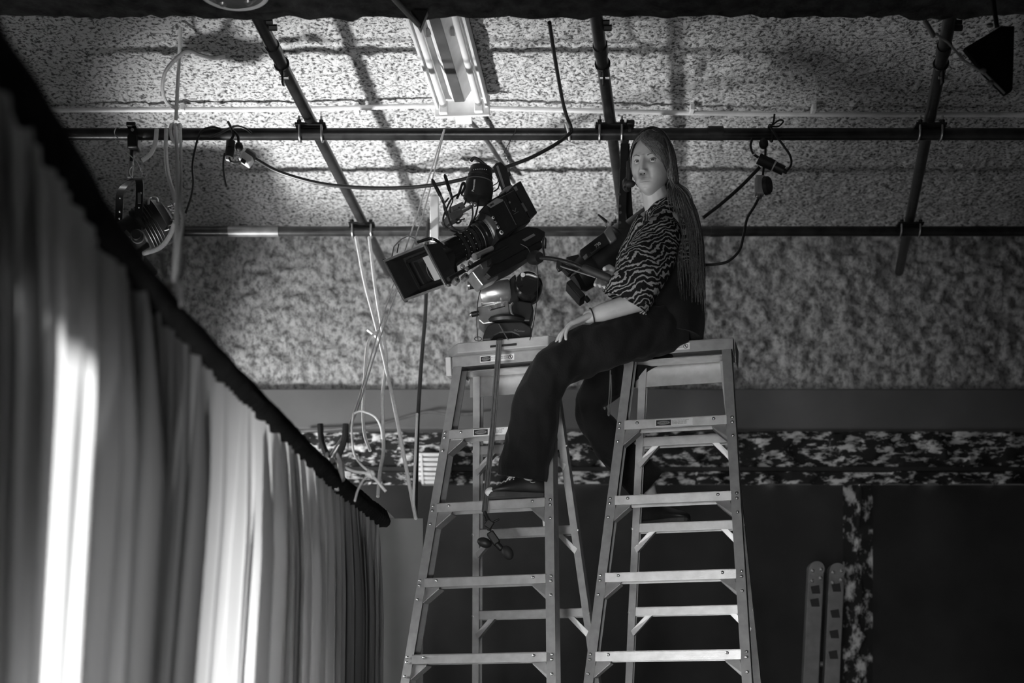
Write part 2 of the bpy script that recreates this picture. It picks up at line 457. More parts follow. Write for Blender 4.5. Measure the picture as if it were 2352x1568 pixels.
MB().cyl(P(1632, 531, DS), P(1662, 531, DS), RP + 0.003, n=24).build('coupling', M['pipe'], second, smooth=40)
MB().cyl(Vector((P(525, 0, DS).x, DS, EYE + ZP)), Vector((P(640, 0, DS).x, DS, EYE + ZP)), RP + 0.003, n=24).build('coupling', M['grey_metal'], second, smooth=40)
# white conduit on the ceiling
DCN = 2.93 * F / (YH - 250)
pts = [Vector(((px - 1176) / F * DCN, DCN + dy, EYE + 2.93)) for px, dy in [(-200, 0.02), (300, 0.01), (700, 0.0), (1000, -0.03), (1180, 0.0), (1700, 0.05), (2150, 0.06), (2500, 0.06)]]
cn = thing('conduit', 'thin white electrical conduit running along the ceiling behind the light fixture', 'conduit', pts[0])
MB().tube(pts, 0.0105, 10, 6).build('pipe_run', M['white_paint'], cn)
for px in (420, 820, 1590, 1870):
    q = Vector(((px - 1176) / F * DCN, DCN + 0.012, EYE + 2.935))
    MB().box(q, (0.02, 0.05, 0.03)).build('clip', M['white_paint'], cn, bevel=0.003)

# ================================================================== FLUORESCENT FIXTURE
def fx(D): return (-0.227 + 0.10 * (D - 6.4))
D0, D1 = 5.15, 6.42; zf = EYE + 2.90
dirf = Vector((0.10, 1, 0)).normalized(); sidef = Vector((1, -0.10, 0)).normalized(); UP = Vector((0, 0, 1))
A = Vector((fx(D0), D0, zf)); B = Vector((fx(D1), D1, zf))
fxr = thing('ceiling_light', 'switched off white fluorescent ceiling light with two bare tubes', 'light', (A + B) / 2)
m = MB(); m.bar(A + UP * 0.04, B + UP * 0.04, sidef * 0.115, UP * 0.012)
for s in (-1, 1):
    m.bar(A + sidef * (0.112 * s) + UP * 0.02, B + sidef * (0.112 * s) + UP * 0.02, sidef * 0.006, UP * 0.03)
m.build('tray', M['white_paint'], fxr, bevel=0.002)
for s in (-1, 1):
    m = MB()
    q = [(-0.05, 0.028), (-0.022, -0.022), (0.022, -0.022), (0.05, 0.028)]
rs = []
for E in (A, B - dirf * 0.09):
    rs.append([E + sidef * a + UP * c for a, c in [(-0.055, 0.03), (-0.024, -0.018), (0.024, -0.018), (0.055, 0.03)]])
MB().rings(rs).build('reflector', M['white_paint'], fxr, smooth=0)
MB().bar(A + UP * -0.0195, B - dirf * 0.09 - UP * 0.0195, sidef * 0.022, UP * 0.001).build('ballast_cover', M['fix_dark'], fxr)
for s in (-1, 1):
    a = A + sidef * (0.08 * s) + UP * -0.005; c = B - dirf * 0.05 + sidef * (0.08 * s) + UP * -0.005
    tb = MB().cyl(a, c, 0.0165, n=18).build('tube', M['tube'], fxr)
    MB().cyl(c - dirf * 0.02, c + dirf * 0.006, 0.0172, n=18).build('tube_cap', M['silver'], tb)
    MB().bar(c + dirf * 0.006 - UP * 0.012, c + dirf * 0.03 - UP * 0.012, sidef * 0.02, UP * 0.028).build('lampholder', M['white_paint'], fxr, bevel=0.004)
    MB().box(a + dirf * 0.62 + sidef * (-0.03 * s) + UP * 0.012, (0.016, 0.05, 0.012)).build('clip', M['grey_metal'], fxr)
MB().bar(B - dirf * 0.004, B + dirf * 0.012, sidef * 0.125, UP * 0.045).build('end_plate', M['white_paint'], fxr, bevel=0.003)
MB().box(B + dirf * 0.06 + UP * 0.0, (0.075, 0.09, 0.07)).build('junction_box', M['white_paint'], fxr, bevel=0.004)
MB().tube([B + dirf * 0.1, B + dirf * 0.4 + sidef * 0.06 + UP * 0.02, B + dirf * 0.95 + sidef * 0.14 + UP * 0.03], 0.011, 8, 6).build('feed_cable', M['fix_dark'], fxr)

# round fitting and rod under the beam
q = PZ(535, -22, zbm + 0.0)
rf = thing('ceiling_rose', 'round pale fitting on the underside of the dark beam, top edge', 'fitting', q)
MB().lathe(q + UP * 0.02, Vector((0, 0, -0.05)), [(0, 0.115), (0.3, 0.115), (0.5, 0.105), (0.55, 0.085), (1, 0.06), (1.0, 0.02)], 32).build('dome', M['grey_metal'], rf)
MB().torus(q - UP * 0.0, UP, 0.112, 0.010, 36, 8).build('rim', M['white_paint'], rf)
for k in range(3):
    a_ = k * 2.1 + 0.4
    MB().sphere(q + Vector((0.05 * math.cos(a_), 0.05 * math.sin(a_), -0.02)), 0.018, 10, 6).build('stud', M['silver'], rf)
a = PZ(902, -6, zbm - 0.03); c = PZ(962, 58, zbm - 0.06)
rd = thing('rod', 'short pale rod slanting down from the overhead beam', 'rod', a)
MB().cyl(a, c, 0.009, n=10).build('shaft', M['grey_metal'], rd)
MB().prism([c + Vector((-0.03, 0, 0.05)), c + Vector((0.03, 0, 0.05)), c + Vector((0.005, 0, -0.012))], (0, 0.03, 0)).build('bracket', M['black_metal'], rd)
# ================================================================== STEP LADDERS
H = 3.0
LEAN = 0.246
def yf(z): return -0.10 - LEAN * (H - z)
def yr(z): return 0.10 + LEAN * (H - z)
def hw(z): return 0.205 + 0.08 * (H - z)
def channel(m, p0, p1, depth, flange, inward, back, th=0.004):
    """C-channel rail: web on the outer side, two flanges turned inward."""
    p0, p1 = Vector(p0), Vector(p1); inn = Vector((inward, 0, 0)); bk = Vector((0, back, 0))
    prof = [(0, 0), (flange, 0), (flange, th), (th, th), (th, depth - th), (flange, depth - th), (flange, depth), (0, depth)]
    rs = [[p + inn * a + bk * c for a, c in prof] for p in (p0, p1)]
    if inward * back > 0: rs = rs[::-1]
    n = len(prof)
    o = len(m.v)
    m.rings(rs, False, False)
    for r_ in (0, 1):
        k = o + r_ * n
        for q in ([0, 1, 2, 3], [0, 3, 4, 7], [4, 5, 6, 7]):
            m.f.append([k + i for i in (q if r_ == 0 else q[::-1])])
def tread(m, z, y0, depth, h2, w, th=0.003, back=1):
    """step: flat top with lips hanging in front and behind; y0 is the outer face"""
    m.box((0, y0 + back * depth / 2, z + h2 - th / 2), (2 * w, depth, th))
    m.box((0, y0 + back * th / 2, z), (2 * w, th, 2 * h2))
    m.box((0, y0 + back * (depth - th / 2), z), (2 * w, th, 2 * h2))
    for k in range(4):
        m.box((0, y0 + back * (0.018 + k * 0.014), z + h2 + 0.001), (2 * w, 0.004, 0.002))
def rivet(m, p, d=(0, -1, 0), r=0.0065):
    m.lathe(Vector(p) , Vector(d) * r * 0.6, [(0, r), (0.35, r * 0.92), (0.8, r * 0.6), (1, 0.0008)], 10)
def sticker(root, c, wd, ht, tilt, kind):
    # c: centre on the front face, local coordinates; faces -y
    R = Matrix.Rotation(tilt, 3, 'X')
    X = Vector((1, 0, 0)); Z = R @ Vector((0, 0, 1)); N = R @ Vector((0, -1, 0)); c = Vector(c) + N * 0.0012
    st = MB().obox(c, X * wd / 2, Z * ht / 2, N * 0.0008).build('warning_sticker', M['sticker'], root, local=True, smooth=0)
    ROOT[st.name] = Vector((0, 0, 0))
    bw = wd * 0.29 if kind == 0 else wd * 0.4
    bc = c - X * (wd / 2 - bw / 2 - wd * 0.02) + N * 0.001
    MB().obox(bc, X * bw / 2, Z * ht * 0.4, N * 0.0004).build('black_block', M['ink'], st, local=True, smooth=0)
    ov = MB(); ring = []
    pts = [bc + N * 0.0005 + X * (bw * 0.42 * math.cos(a)) + Z * (ht * 0.28 * math.sin(a)) for a in [2 * math.pi * k / 24 for k in range(24)]]
    ov.prism(pts, N * 0.0006); ov.build('oval', M['sticker_grey'], st, local=True, smooth=0)
    text('DANGER', ht * 0.34, bc + N * 0.0018, X, Z, M['ink'], st, 'lettering', 0.0003, True)
    if kind == 0:
        tc_ = c + X * (wd * 0.075) + N * 0.001
        text('DO NOT STAND OR SIT', ht * 0.27, tc_ + Z * ht * 0.16, X, Z, M['ink'], st, 'lettering', 0.0003, True)
        text('YOU CAN LOSE YOUR BALANCE', ht * 0.215, tc_ - Z * ht * 0.12, X, Z, M['ink'], st, 'lettering', 0.0003, True)
        nc = c + X * (wd * 0.39) + N * 0.001
        s_ = MB().torus(nc, N, ht * 0.33, ht * 0.045, 24, 6)
        s_.obox(nc, (X - Z).normalized() * ht * 0.33, (X + Z).normalized() * ht * 0.045, N * 0.0005)
        s_.obox(nc + Z * ht * 0.05, X * ht * 0.05, Z * ht * 0.2, N * 0.0004)
        s_.build('no_standing_symbol', M['ink'], st, local=True)
    else:
        for k in range(4):
            text(['DO NOT STAND AT OR ABOVE', 'THIS LEVEL YOU CAN LOSE', 'YOUR BALANCE KEEP BODY', 'CENTERED BETWEEN RAILS'][k], ht * 0.17, c + X * (wd * -0.06) + N * 0.001 + Z * ht * (0.22 - 0.17 * k), X, Z, M['ink'], st, 'lettering', 0.0003)
    return st
REAR = [1.263, 0.924, 0.583, 0.243, -0.10, -0.44, -0.78, -1.1]
def ladder(label, capfront, yaw, st_x, brace_post=False):
    rz = -math.radians(yaw)
    fr = Vector((math.sin(rz), -math.cos(rz), 0))
    ctr = Vector((capfront[0], capfront[1], 0)) - fr * 0.10
    t = thing('step_ladder', label, 'ladder', (ctr.x, ctr.y, 0), 'tall aluminium step ladders', rz)
    ROOT[t.name] = Vector((0, 0, 0))
    # top cap
    m = MB(); w = 0.215
    m.box((0, 0, H - 0.003), (2 * w, 0.20, 0.006))
    for s in (-1, 1):
        m.box((0, s * 0.098, H - 0.023), (2 * w, 0.004, 0.044))
        m.box((s * (w - 0.002), 0, H - 0.026), (0.004, 0.196, 0.050))
    m.build('top_cap', M['alu_rail'], t, local=True, bevel=0.0015)
    # spreader plate under the cap, seen through the opening
    m = MB(); m.box((0, 0.085, H - 0.075), (2 * w - 0.03, 0.004, 0.10)); m.box((0, 0.02, H - 0.045), (2 * w - 0.03, 0.09, 0.004))
    m.build('cap_channel', M['alu'], t, local=True)
    for s in (-1, 1):
        m = MB()
        channel(m, (s * hw(0), yf(0), 0.0), (s * (hw(H - 0.03) ), yf(H - 0.03) + 0.002, H - 0.046), 0.072, 0.036, -s, 1)
        fr_ = m.build('front_rail', M['alu_rail'], t, local=True)
        m2 = MB(); m2.box((s * (hw(0) - 0.014), yf(0) + 0.035, 0.02), (0.05, 0.09, 0.04)); m2.build('rubber_foot', M['rubber'], fr_, local=True, bevel=0.005)
        m = MB()
        channel(m, (s * (hw(0) - 0.012), yr(0), 0.0), (s * (hw(H - 0.03) - 0.03), yr(H - 0.03) - 0.002, H - 0.046), 0.05, 0.03, -s, -1)
        rr_ = m.build('rear_rail', M['alu_rail'], t, local=True)
        m2 = MB(); m2.box((s * (hw(0) - 0.024), yr(0) - 0.025, 0.02), (0.045, 0.07, 0.04)); m2.build('rubber_foot', M['rubber'], rr_, local=True, bevel=0.005)
        # side hinge plate
        MB().prism([(s * (w + 0.002), -0.09, H - 0.005), (s * (w + 0.002), 0.09, H - 0.005), (s * (w + 0.004), 0.05, H - 0.085), (s * (w + 0.004), -0.05, H - 0.085)], (s * 0.003, 0, 0)).build('hinge_plate', M['alu_rail'], t, local=True)
        # spreader bar
        sp = MB(); z_ = 1.55
        sp.bar((s * (hw(z_) - 0.03), yf(z_) + 0.06, z_), (s * (hw(z_) - 0.03), yr(z_) - 0.06, z_), Vector((0.003, 0, 0)), Vector((0, 0, 0.012)))
        sp.build('spreader_bar', M['alu_rail'], t, local=True)
    for i in range(9):
        z = H - 0.337 - 0.305 * i
        if z < 0.1: break
        w_ = hw(z) - 0.034; y0 = yf(z) - 0.003
        m = MB(); tread(m, z, y0, 0.08, 0.018, w_)
        st = m.build('step', M['alu'], t, local=True, smooth=0)
        rv = MB()
        for s in (-1, 1):
            rivet(rv, (s * (hw(z) - 0.014), yf(z + 0.008) , z + 0.009)); rivet(rv, (s * (hw(z - 0.01) - 0.014), yf(z - 0.012), z - 0.011))
            rivet(rv, (s * (hw(z - 0.055) - 0.014), yf(z - 0.066), z - 0.066))
            rivet(rv, (s * (w_ - 0.05), y0, z + 0.006))
        rv.build('rivets', M['rivet'], st, local=True, kind='stuff')
        for s in (-1, 1):
            g = MB(); xi = s * (hw(z) - 0.03)
            zb = z - 0.018
            # folded gusset: diagonal plate from under the step to the rail
            g.prism([(s * (w_ - 0.005), y0 + 0.006, zb), (s * (w_ - 0.062), y0 + 0.006, zb), (s * (w_ - 0.05), y0 + 0.008, zb - 0.012), (s * (hw(z - 0.08) - 0.036), y0 + 0.004 - 0.012, zb - 0.062), (s * (hw(z - 0.08) - 0.03), y0 + 0.004 - 0.012, zb - 0.055)], (0, 0.003, 0))
            g.prism([(s * (w_ - 0.055), y0 + 0.009, zb - 0.006), (s * (hw(z - 0.08) - 0.036), y0 - 0.006, zb - 0.06), (s * (hw(z - 0.08) - 0.036), y0 + 0.05, zb - 0.06), (s * (w_ - 0.055), y0 + 0.07, zb - 0.006)], (s * -0.002, 0, -0.002))
            g.build('gusset', M['alu'], st, local=True, smooth=0)
    for i, zr_ in enumerate(REAR):
        z = EYE + zr_; w_ = hw(z) - 0.045
        if z < 0.15: break
        m = MB(); y1 = yr(z)
        tread(m, z, y1 - 0.045, 0.05, 0.0185, w_)
        st = m.build('rear_rung', M['alu'], t, local=True, smooth=0)
        rv = MB()
        for s in (-1, 1): rivet(rv, (s * (hw(z) - 0.028), y1 - 0.05, z - 0.004))
        rv.build('rivets', M['rivet'], st, local=True, kind='stuff')
        for s in (-1, 1):
            g = MB(); zb = z - 0.0185
            g.prism([(s * (w_ - 0.05), y1 - 0.044, zb), (s * (w_ - 0.078), y1 - 0.044, zb), (s * (w_ + 0.002), y1 - 0.036, zb - 0.085), (s * (w_ + 0.012), y1 - 0.036, zb - 0.062)], (0, 0.03, 0))
            g.build('gusset', M['alu'], st, local=True, smooth=0)
    if brace_post:
        m = MB(); m.bar((0.075, yr(H - 0.08) - 0.03, H - 0.06), (0.09, yr(EYE + 0.924) - 0.03, EYE + 0.94), Vector((0.011, 0, 0)), Vector((0, 0.012, 0)))
        m.build('centre_post', M['alu'], t, local=True)
    sticker(t, (st_x[0], -0.1, H - 0.022), 0.145, 0.025, 0, 0)
    z = H - 0.337
    sticker(t, (st_x[1], yf(z) - 0.003, z), 0.145, 0.027, 0, 1)
    return t
LA = ladder('aluminium step ladder under the film camera, with a wooden board on its top', (-0.0385, 5.735), 17, (-0.022, -0.022), True)
LB = ladder('aluminium step ladder carrying the seated person in black trousers', (0.651, 5.58), 14, (-0.026, -0.004))
def la(x, y, z):      # left ladder local -> world
    r_ = LA.rotation_euler.z
    return Vector((LA.location.x + x * math.cos(r_) - y * math.sin(r_), LA.location.y + x * math.sin(r_) + y * math.cos(r_), z))
def lb(x, y, z):
    r_ = LB.rotation_euler.z
    return Vector((LB.location.x + x * math.cos(r_) - y * math.sin(r_), LB.location.y + x * math.sin(r_) + y * math.cos(r_), z))
# plywood board on the left ladder
bd = thing('camera_board', 'weathered plywood board with clipped corners lying on the left ladder top', 'board', la(0, 0, H))
top = [(-0.245, -0.06), (-0.18, -0.135), (0.2, -0.135), (0.25, -0.07), (0.25, 0.12), (0.19, 0.17), (-0.19, 0.17), (-0.245, 0.11)]
MB().prism([la(x, y, H + 0.0005) for x, y in top], (0, 0, 0.042)).build('plank', M['wood'], bd, bevel=0.004, smooth=0)
MB().prism([la(-0.222, -0.10, H), la(-0.222, 0.1, H), la(-0.222, 0.1, H - 0.02), la(-0.222, -0.03, H - 0.075), la(-0.222, -0.09, H - 0.075)], la(-0.245, 0, 0) - la(-0.222, 0, 0)).build('side_cleat', mat('pale_wood', 0.62, 0.6, 0, 0.15, 14), bd, bevel=0.003)  # cleat in a paler wood tone than the plank
MB().box((0, 0, 0), (0.001, 0.001, 0.001))
sl = MB(); sl.prism([la(-0.04, -0.1385, H + 0.012), la(0.07, -0.1385, H + 0.012), la(0.07, -0.1385, H + 0.020), la(-0.04, -0.1385, H + 0.020)], la(0, 0.003, 0) - la(0, 0, 0)); sl.build('slot', M['ink'], bd)

# webbing strap with clamp hanging off the board
def ls(x, y, z): return la(x, y, z)
sx = -0.008
sp_ = [la(0.0, -0.05, H + 0.046), la(0.0, -0.13, H + 0.046), la(0.0, -0.145, H + 0.035), la(-0.004, -0.15, H - 0.05),
       la(-0.012, yf(H - 0.337) - 0.012, H - 0.337), la(-0.018, yf(H - 0.642) - 0.012, H - 0.642), la(-0.018, yf(H - 0.68) - 0.01, H - 0.67)]
st = thing('webbing_strap', 'dark webbing strap hanging down the front of the left ladder, clamp at its end', 'strap', sp_[-1])
cp = []
for i in range(len(sp_) - 1):
    for k in range(6): cp.append(sp_[i].lerp(sp_[i + 1], k / 6))
cp.append(sp_[-1])
wv = (la(1, 0, 0) - la(0, 0, 0)).normalized() * 0.0115
rs = []
for i, p in enumerate(cp):
    d_ = (cp[min(i + 1, len(cp) - 1)] - cp[max(i - 1, 0)]).normalized(); nn = d_.cross(wv).normalized() * 0.0015
    rs.append([p - wv - nn, p + wv - nn, p + wv + nn, p - wv + nn])
MB().rings(rs).build('webbing', M['strap'], st, smooth=0)
for s in (-0.5, 0.5):
    rs = []
    for i, p in enumerate(cp[13:]):
        q = p + wv * s + (la(0, -1, 0) - la(0, 0, 0)) * 0.002
        rs.append(q)
    MB().tube(rs, 0.0008, 4).build('stitching', M['black_plastic'], st)
e = sp_[-1]
MB().tube([e, e + Vector((0.01, -0.004, -0.025)), e + Vector((0.022, -0.004, -0.05)), e + Vector((0.018, -0.004, -0.075))], 0.008, 8, 5).build('tail', M['black_plastic'], st)
m = MB(); c = e + Vector((0.018, -0.006, -0.05)); m.box(c, (0.03, 0.02, 0.03), Matrix.Rotation(0.6, 3, 'Y')); m.cyl(c + Vector((0.0, 0, 0)), c + Vector((0.04, 0, 0.02)), 0.004)
m.cyl(c + Vector((-0.012, -0.01, 0.012)), c + Vector((-0.022, -0.01, 0.034)), 0.004)
m.build('buckle', M['black_metal'], st, bevel=0.003)
c = e + Vector((0.035, -0.012, -0.105)); R_ = Matrix.Rotation(-0.75, 3, 'Y')
m = MB(); m.box(c, (0.03, 0.03, 0.055), Matrix.Rotation(-0.6, 3, 'Y')); m.cyl(c + Vector((0.01, 0, -0.02)), c + Vector((0.035, 0, -0.045)), 0.012)
m.build('clamp_body', M['black_metal'], st, bevel=0.005)
MB().sphere(c + Vector((-0.035, 0, -0.018)), (0.03, 0.018, 0.02), 14, 8, Matrix.Rotation(0.35, 3, 'Y')).build('wing_knob', M['black_plastic'], st)
MB().sphere(c + Vector((0.055, -0.005, -0.058)), (0.022, 0.016, 0.03), 14, 8, Matrix.Rotation(-0.5, 3, 'Y')).build('wing_knob', M['rubber'], st)
# ================================================================== FILM CAMERA ON ITS HEAD
EYEV = Vector((0, 0, EYE))
PSI = math.radians(38)
e1 = Vector((-0.878, 0, -0.478)).normalized(); CU = Vector((-0.478, 0, 0.878)).normalized(); CN = Vector((0, -1, 0))
CA = e1 * math.cos(PSI) + CN * math.sin(PSI)          # optical axis, forward
CB = e1 * -math.sin(PSI) + CN * math.cos(PSI)         # side facing the viewer
CO = P(1180, 510, 5.75)
def ray_plane(px, py, o, n):
    d = Vector(((px - 1176) / F, 1, (YH - py) / F))
    return EYEV + d * ((o - EYEV).dot(n) / d.dot(n))
def CI(px, py, Y): return ray_plane(px, py, CO + CB * Y, CB)
def CX(px, py, X): return ray_plane(px, py, CO + CA * X, CA)
def C(X, Y, Z): return CO + CA * X + CB * Y + CU * Z
def side_prism(pts, Y, th): return MB().prism([CI(x, y, Y) for x, y in pts], CB * -th)
def flat_prism(pts, D, th): return MB().prism([P(x, y, D) for x, y in pts], Vector((0, th, 0)))

fc = thing('film_camera', 'black cinema camera with square matte box tilted down on a fluid head', 'camera', P(1165, 781, 5.78))
# --- body
side_prism([(1118, 470), (1160, 446), (1188, 522), (1146, 551), (1136, 520), (1127, 492)], 0.07, 0.14).build('body', M['black_metal'], fc, bevel=0.004, smooth=0)
side_prism([(1161, 446), (1180, 435), (1220, 507), (1189, 522)], 0.066, 0.13).build('rear_module', M['black_metal'], fc, bevel=0.004, smooth=0)
bt = side_prism([(1180, 424), (1196, 414), (1235, 488), (1219, 498)], 0.062, 0.12).build('battery', M['black_plastic'], fc, bevel=0.004, smooth=0)
side_prism([(1197, 467), (1201, 464.5), (1212, 483), (1208, 486)], 0.0635, 0.002).build('level_window', M['grey_metal'], bt, smooth=0)
side_prism([(1180, 430), (1186, 427), (1190, 436), (1185, 438)], 0.064, 0.003).build('latch', M['silver'], bt, smooth=0)
tg = side_prism([(1118.5, 470), (1141, 455), (1155, 457.5), (1156, 461), (1128, 477)], 0.072, 0.002).build('tape_label', mat('masking_tape', 0.24, 0.8), fc, smooth=0)
xd = (CI(1141, 455, 0.072) - CI(1118, 470, 0.072)).normalized()
text('FRNZ', 0.011, CI(1127, 474, 0.0735), xd, CU, M['ink'], tg)
side_prism([(1157.5, 462), (1158.5, 461.5), (1186.5, 516), (1185.5, 516.5)], 0.0715, 0.002).build('panel_seam', M['grey_metal'], fc, smooth=0)
for (bx, by, br) in [(1132, 500.5, 0.0058), (1137.7, 511.5, 0.0058), (1143.2, 522.3, 0.0058), (1150.8, 534.4, 0.0085)]:
    p = CI(bx, by, 0.07)
    bb = MB().cyl(p, p + CB * 0.004, br, n=18).build('button', M['print_white'], fc)
    MB().cyl(p + CB * 0.004, p + CB * 0.0055, br * 0.5, n=14).build('button_centre', M['ink'], bb)
p = CI(1170, 465.5, 0.066); MB().cyl(p, p + CB * 0.004, 0.004, n=12).build('screw', M['silver'], fc)
lg = MB()
for a_, c_ in [((1176.5, 482.4), (1183.5, 485.8)), ((1183.5, 485.8), (1184.8, 477.3)), ((1179.7, 492), (1190.5, 485.6))]:
    lg.tube([CI(*a_, 0.067), CI(*c_, 0.067)], 0.0011, 5)
lgo = lg.build('logo_mark', M['grey_metal'], fc); lgo['kind'] = 'stuff'
side_prism([(1138, 498), (1148, 493), (1163, 522), (1153, 528)], 0.0708, 0.001).build('display', M['black_gloss'], fc, smooth=0)
# --- top plate, monitor bracket, receiver
side_prism([(1120, 463), (1162, 439), (1164, 444), (1122, 468)], 0.03, 0.07).build('top_plate', M['black_metal'], fc, bevel=0.002)
side_prism([(1140, 373), (1150, 371), (1156, 376), (1165, 385), (1176, 430), (1163, 437), (1158, 420)], 0.01, 0.03).build('receiver', M['black_plastic'], fc, bevel=0.003)
side_prism([(1141, 381), (1144, 379), (1160, 428), (1157, 430)], 0.012, 0.004).build('receiver_edge', M['silver'], fc)
side_prism([(1166, 396), (1171, 393), (1174, 402), (1169, 406)], 0.005, 0.02).build('receiver_knob', M['black_plastic'], fc)
side_prism([(1160, 430), (1176, 424), (1181, 434), (1166, 440)], 0.02, 0.05).build('bracket', M['silver'], fc)
# --- viewfinder can standing on top
v0 = P(1096, 463, 5.68); v1 = P(1106, 383, 5.68); va = v1 - v0
vf = MB().lathe(v0, va, [(0, 0.045), (0.05, 0.057), (0.35, 0.059), (0.52, 0.055), (0.56, 0.049), (0.6, 0.049), (0.61, 0.051), (0.64, 0.051), (0.65, 0.048), (0.70, 0.048), (0.71, 0.05), (0.74, 0.05), (0.75, 0.047), (0.86, 0.047), (0.9, 0.045), (0.97, 0.043), (1.0, 0.036)], 32).build('viewfinder', M['black_plastic'], fc, smooth=25)
MB().tube([v1 + Vector((0.02, -0.02, -0.005)), v1 + Vector((-0.012, -0.03, 0.016)), v1 + Vector((-0.03, -0.03, 0.022)), v1 + Vector((-0.042, -0.028, 0.010))], 0.0065, 8, 6).build('eyecup_flap', M['rubber'], vf)
MB().lathe(v0 + va * 0.55, va * 0.03, [(0, 0.052), (0.2, 0.0545), (0.8, 0.0545), (1, 0.052)], 32).build('ring', M['silver'] if False else M['grey_metal'], vf)
text('Panasonic', 0.0125, P(1088.5, 440, 5.68 - 0.0585), va, Vector((-1, 0, 0)), M['print_white'], vf)
for k in range(7):
    a_ = -2.3 + k * 0.22
    u_, v_ = frame(va)
    # small index dots facing the viewer
    dv = Vector((math.sin(a_ + 1.6) * 0.8, -math.cos(a_ + 1.6), 0)).normalized()
    MB().sphere(v0 + va * 0.8 + dv * 0.047, 0.0016, 8, 5).build('index_dot', M['print_white'], vf)
# --- matte box
XF = 0.50
cr = [CX(882, 599, XF), CX(975, 561, XF), CX(1025, 655, XF), CX(928, 690, XF)]
mc = sum(cr, Vector()) / 4
def quad(X, s, dz=0.0, sx=None):
    sx = s if sx is None else sx
    wv = ((cr[1] + cr[2]) - (cr[0] + cr[3])) / 4; hv = ((cr[0] + cr[1]) - (cr[2] + cr[3])) / 4
    c = mc + CA * (X - XF) + hv.normalized() * dz
    return [c - wv * sx + hv * s, c + wv * sx + hv * s, c + wv * sx - hv * s, c - wv * sx - hv * s]
def ringquad(m, q0, q1):
    m.rings([q0, q1], False, False)
# --- lens and gear rings
lp0 = CI(1112, 538, 0)
LAX = (mc - lp0).normalized(); LL = (mc - lp0).length - 0.12
ln = MB().lathe(lp0 - LAX * 0.02, LAX * LL, [(0, 0.058), (0.1, 0.062), (0.16, 0.062), (0.17, 0.056), (0.3, 0.056), (0.31, 0.05), (0.62, 0.05), (0.7, 0.053), (0.98, 0.058), (1.0, 0.058)], 40).build('lens', M['black_gloss'], fc, smooth=25)
for t_ in (0.33, 0.45, 0.57):
    n = 72; u_, v_ = frame(LAX); rs = []
    for q in (0, 1):
        rs.append([lp0 - LAX * 0.02 + LAX * LL * (t_ + q * 0.05) + (u_ * math.cos(2 * math.pi * j / n) + v_ * math.sin(2 * math.pi * j / n)) * (0.055 if j % 2 else 0.0515) for j in range(n)])
    MB().rings(rs).build('gear_ring', M['black_plastic'], ln, smooth=0)
    mk = MB()
    for j in range(14):
        a_ = j * 0.45
        mk.sphere(lp0 - LAX * 0.02 + LAX * LL * (t_ + 0.085) + (u_ * math.cos(a_) + v_ * math.sin(a_)) * 0.0505, 0.0016, 6, 4)
    mo = mk.build('scale_marks', M['print_white'], ln); mo['kind'] = 'stuff'
for t_, r_ in ((0.08, 0.0635), (0.24, 0.0575)):
    MB().torus(lp0 - LAX * 0.02 + LAX * LL * t_, LAX, r_ - 0.0012, 0.0014, 40, 6).build('barrel_ring', M['grey_metal'], ln)
MB().lathe(lp0 - LAX * 0.035, LAX * 0.03, [(0, 0.066), (0.3, 0.07), (0.8, 0.07), (1, 0.066)], 40).build('lens_mount', M['grey_metal'], fc)
m = MB(); ringquad(m, quad(XF, 0.985), quad(XF - 0.085, 0.93)); ringquad(m, quad(XF - 0.085, 0.93), quad(XF - 0.10, 0.62)); ringquad(m, quad(XF - 0.10, 0.62), quad(XF - 0.14, 0.56))
ringquad(m, quad(XF - 0.085, 0.89), quad(XF, 0.95)); m.rings([quad(XF - 0.085, 0.89), quad(XF - 0.0855, 0.55)], False, False)
ringquad(m, quad(XF - 0.0855, 0.55), quad(XF - 0.14, 0.5))
mbx = m.build('matte_box', M['black_plastic'], fc, smooth=0)
for i in range(4):
    a, c = quad(XF, 0.985)[i], quad(XF, 0.985)[(i + 1) % 4]
    d_ = (c - a).normalized(); nn = CA.cross(d_).normalized()
    MB().bar(a - d_ * 0.002, c + d_ * 0.002, nn * 0.0045, CA * 0.005).build('front_frame', [M['silver'], M['grey_metal'], M['silver'], M['grey_metal']][i], mbx, bevel=0.0015)
# filter tray and glass
for i in range(4):
    q = quad(XF - 0.07, 0.66); a, c = q[i], q[(i + 1) % 4]; d_ = (c - a).normalized(); nn = CA.cross(d_).normalized()
    MB().bar(a, c, nn * 0.006, CA * 0.004).build('filter_tray', M['black_gloss'], mbx)
gl = quad(XF - 0.074, 0.62)
g_m = mat('reflection_glass', 0.75, 0.45, 0.55, 0.02)  # pale base colour stands in for the bright reflection in the filter
MB().prism([gl[0].lerp(gl[1], 0.52), gl[1], gl[2], gl[3].lerp(gl[2], 0.52)], CA * -0.002).build('filter_glass', g_m, mbx, smooth=0)  # pane covers only the half where that reflection shows
le = MB().lathe(mc - LAX * 0.14, LAX * 0.04, [(0, 0.06), (0.3, 0.056), (0.6, 0.045), (0.85, 0.026), (1, 0.004)], 32).build('front_element', M['black_gloss'], ln)
for r_ in (0.058, 0.047): MB().torus(mc - CA * (0.125 - (0.058 - r_) * 1.5), CA, r_, 0.0015, 32, 6).build('element_ring', M['grey_metal'], ln)
